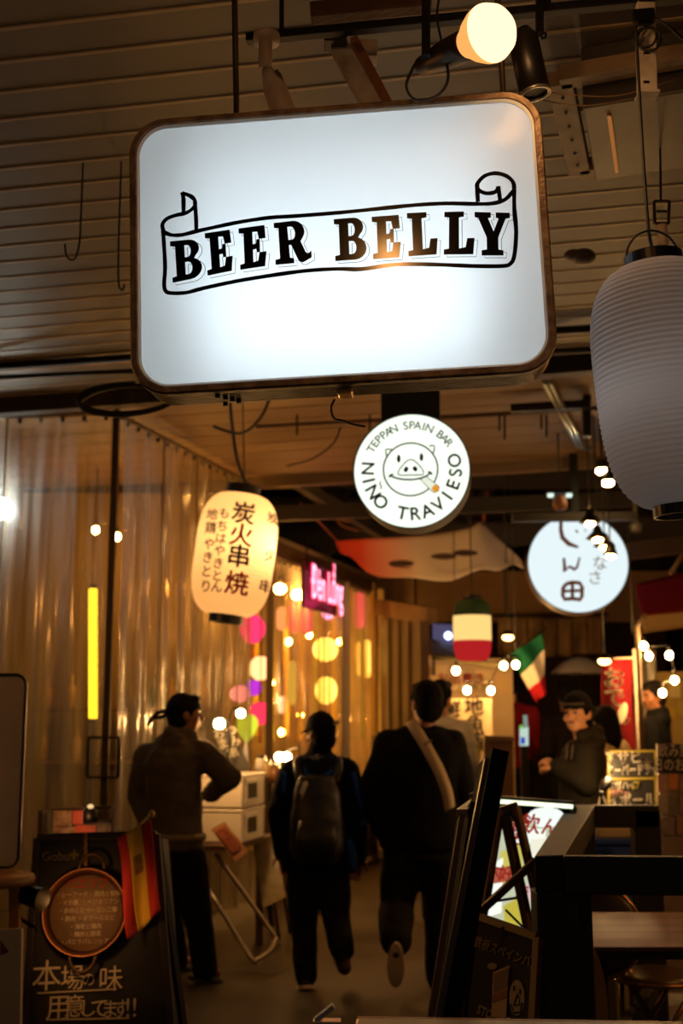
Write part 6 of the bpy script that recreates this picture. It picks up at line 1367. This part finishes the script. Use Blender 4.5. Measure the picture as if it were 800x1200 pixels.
for x in (525, 545): obj('cold_bulb', MB().ell(P(x, 745, 10.7), (.035, .03, .035)), emit('cold_bulb', '#b8c8ff', 5), t_, world=True)
t_ = thing('menu_stand', 'brown wooden notice stand in front of the cream kanji sign', 'stand', P(586, 940, 8.9).xy.to_3d())
q0, q1 = P(567, 865, 8.9), P(601, 866, 8.9); obj('panel', quad([q0, q1, V((q1.x, 8.9, .03)), V((q0.x, 8.9, .03))], .03), mat('notice_brown', '#4a3018', .6), t_, world=True); obj('top_bar', MB().bar(q0, q1, .05, .04), lint, t_, world=True)
t_ = thing('yellow_notice', 'small yellow notice board by the tall person shoulder', 'notice', P(556, 910, 9.6).xy.to_3d())
q0, q1 = P(547, 874, 9.6), P(563, 874, 9.6); obj('panel', quad([q0, q1, P(563, 915, 9.6), P(547, 915, 9.6)], .02), mat('notice_yellow', '#8a7a28', .7), t_, world=True); obj('leg', MB().bar(P(555, 915, 9.61), (P(555, 915, 9.61).x, 9.61, 0), .03), dk, t_, world=True)
t_ = thing('small_screen', 'tiny bright upright screen deep in the alley', 'screen', P(614, 880, 10.0).xy.to_3d())
obj('screen', quad([P(609, 854, 10), P(619, 852, 10), P(619, 874, 10), P(609, 874, 10)], .02), emit('screen_white', '#c8e0d0', .9), t_, world=True); obj('blue_patch', quad([P(610, 864, 9.98), P(615, 864, 9.98), P(615, 872, 9.98), P(610, 872, 9.98)], .006), emit('screen_blue', '#3050d0', .8), t_, world=True); obj('green_light', quad([P(609, 850, 10), P(613, 850, 10), P(613, 854, 10), P(609, 854, 10)], .02), emit('screen_green', '#80d060', .9), t_, world=True)
obj('upper_tube', MB().bar(P(615, 838, 10), P(616, 852, 10), .03), emit('screen_pale', '#b0c8b8', .5), t_, world=True); obj('stand', MB().bar(P(614, 874, 10), (P(614, 874, 10).x, 10, 0), .06), black_metal, t_, world=True)
# beyond the lantern stall: wooden stall end
t_ = thing('wood_stall', 'plain wooden stall front with shutter between lantern stall and alley', 'stall', V((.7, 13.4, 0)))
obj('fascia', MB().bar(P(446, 712, 13.2), P(506, 722, 12.2), .12, .18), mat('stall_wood', '#8a6a40', .6, 0, .6, 3, '#644a28'), t_, world=True); obj('post', MB().bar(V((P(499, 800, 12.2).x, 12.2, 0)), P(497, 728, 12.2), .10), mat('post_wood', '#5c4426', .6), t_, world=True)
qa, qb = P(446, 724, 13.2), P(492, 730, 12.3); obj('board_front', quad([qa, qb, V((qb.x, qb.y, .05)), V((qa.x, qa.y, .05))], .03), mat('stall_cream', '#7d6c52', .7, 0, .5, 1.5, '#5f5038'), t_, world=True)
for k in range(1, 4): q = qa.lerp(qb, k/4); obj('batten', MB().bar(V((q.x, q.y-.03, .1)), V((q.x, q.y-.03, q.z)), .05, .02), mat('post_wood', '#5c4426', .6), t_, world=True)
# string lights and pendants
b1 = emit('festoon_bulb', '#ffc070', 330)
festoon('string_lights', 'warm bulbs strung in front of the cream shop papers', [(534, 786), (547, 809), (575, 809), (590, 780), (604, 779)], 9.9, .026, b1)
festoon('string_lights', 'warm bulbs strung by the red banner and far right person', [(754, 757), (760, 769), (784, 768), (790, 797), (776, 812)], 9.5, .026, b1, ends=((741, 742, 9.6), (830, 790, 9.6)))
for x, y, d_, lb in ((708, 775, 9.3, 'wide shaded lamp beside the red banner top'), (595, 747, 10.6, 'small slanted lamp above the Italian flag')):
    t = thing('shaded_lamp', lb, 'lamp', P(x, y, d_)); obj('bulb', MB().ell((0, 0, 0), (.05, .035, .028)), emit('shaded_bulb', '#ffc070', 12), t); obj('shade', MB().lathe([(.03, .06), (.075, .015)], 20), black_metal, t); obj('cord', MB().tube([(0, 0, .06), (0, 0, 4.69-P(x, y, d_).z)], .006, 5), black_cord, t)
for k, (x, y, d_, r_) in enumerate(((691, 610, 7.6, 13), (700, 629, 7.9, 14), (708, 638, 8.2, 13), (715, 648, 8.0, 8))):
    kk = d_/F; t = thing('pendant_lamp', ('uppermost', 'second', 'third', 'lowest')[k]+' black shaded pendant in the cluster before the round brown-script sign', 'lamp', P(x, y, d_), None)
    obj('shade', MB().lathe([(.012, 14*kk), (4*kk, 12*kk), (6*kk, 6*kk), (r_*kk, -2*kk), (r_*kk*.96, -2.6*kk)], 24), black_metal, t); obj('bulb', MB().ell((0, 0, -4*kk), (6*kk, 6*kk, 3*kk)), emit('pendant_bulb', '#ffb860', 120), t); obj('cord', MB().tube([(0, 0, 14*kk), (0, 0, 3.56-P(x, y, d_).z)], .005, 5), black_cord, t)
for k, (x, y) in enumerate(((705, 552), (712, 566))):
    t = thing('downlight', ('upper', 'lower')[k]+' warm downlight left of the grey lantern', 'lamp', P(x, y, 8.3)); obj('lens', MB().ell((0, 0, 0), (.042, .04, .025)), emit('downlight', '#ffd08a', 90), t); obj('can', MB().cone((0, 0, .015), .05, (0, 0, .08), .04, 16), black_metal, t); obj('stem', MB().tube([(0, 0, .08), (0, 0, .6)], .008, 6), black_cord, t)
t = thing('bell_lamp', 'brown bell shaped lamp with two pale lights above the round brown-script sign', 'lamp', P(656, 590, 8.4)); kk = 8.4/F
obj('bell', MB().lathe([(4*kk, 10*kk), (8*kk, 6*kk), (9*kk, -3*kk), (6*kk, -8*kk), (0, -9*kk)], 20), mat('bell_brown', '#7a5038', .5), t)
for s in (-11, 11): obj('side_light', MB().box((s*kk, 0, 10*kk), (7*kk, .03, 5*kk)), emit('side_light', '#cfe6d8', 1.4), t, bevel=.006)
obj('mount', MB().box((0, 0, 13*kk), (32*kk, .03, .012)).tube([(0, 0, 13*kk), (0, 0, 1.0)], .006, 5), black_metal, t)
tag(obj('ceiling_fan_motor', MB().lathe([(0, .0), (.05, .01), (.055, .06), (.02, .1), (.02, .5)], 18, T(P(745, 625, 9.0))), mat('motor', '#6c6a62', .4, .4)), 'grey ceiling fixture below the grey lantern', 'fixture')
# fill pendants added over the tables, unseen beyond the picture edges
def fill_lamp(label, loc, power, col='#ffa850'):
    t = thing('fill_pendant', label, 'lamp', loc)
    obj('shade', MB().lathe([(.02, .16), (.05, .14), (.16, .02), (.165, 0), (.155, .0), (.045, .13)], 28), black_metal, t); obj('bulb', MB().ell((0, 0, .03), (.04, .04, .05)), emit('fill_bulb', col, 20), t)
    obj('cord', MB().tube([(0, 0, .16), (0, 0, 3.5-loc[2])], .005, 6), black_cord, t); lamp('fill_light', (0, 0, -.03), power, col, .05, t)
fill_lamp('added black fill pendant over the railed tables, right of the picture', (2.5, 4.3, 2.45), 45)
fill_lamp('added black fill pendant over the far railed tables, right of the picture', (3.2, 6.6, 2.5), 60)
fill_lamp('added black fill pendant over the left tables, left of the picture', (-2.9, 4.2, 2.5), 40)
# bare bulb over the near alley; its reflection shows as the warm spot on the sign face
sq = SM @ V((*onplane(SM, 456, 300)[:1], 0, onplane(SM, 456, 300)[1])); sn = (SM.to_3x3() @ V((0, -1, 0))).normalized(); rr = (sq-V((0, 0, CAMZ))).normalized(); rr = rr-sn*2*rr.dot(sn)
lq = sq+rr*((3.12-sq.z)/rr.z)
t = thing('pendant_bulb', 'bare warm bulb hanging over the near alley, mirrored in the sign', 'lamp', lq)
obj('bulb', MB().ell((0, 0, 0), (.035, .035, .045)), emit('near_bulb', '#ffb060', 60), t); obj('socket', MB().cone((0, 0, .04), .02, (0, 0, .10), .02), black_plastic, t); obj('cord', MB().tube([(0, 0, .1), (0, 0, 3.5-lq.z)], .005, 6), black_cord, t)
lamp('bulb_or_fill_light', (0, -.06, -.02), 7, '#ffab5e', .045, t)
flush_texts()
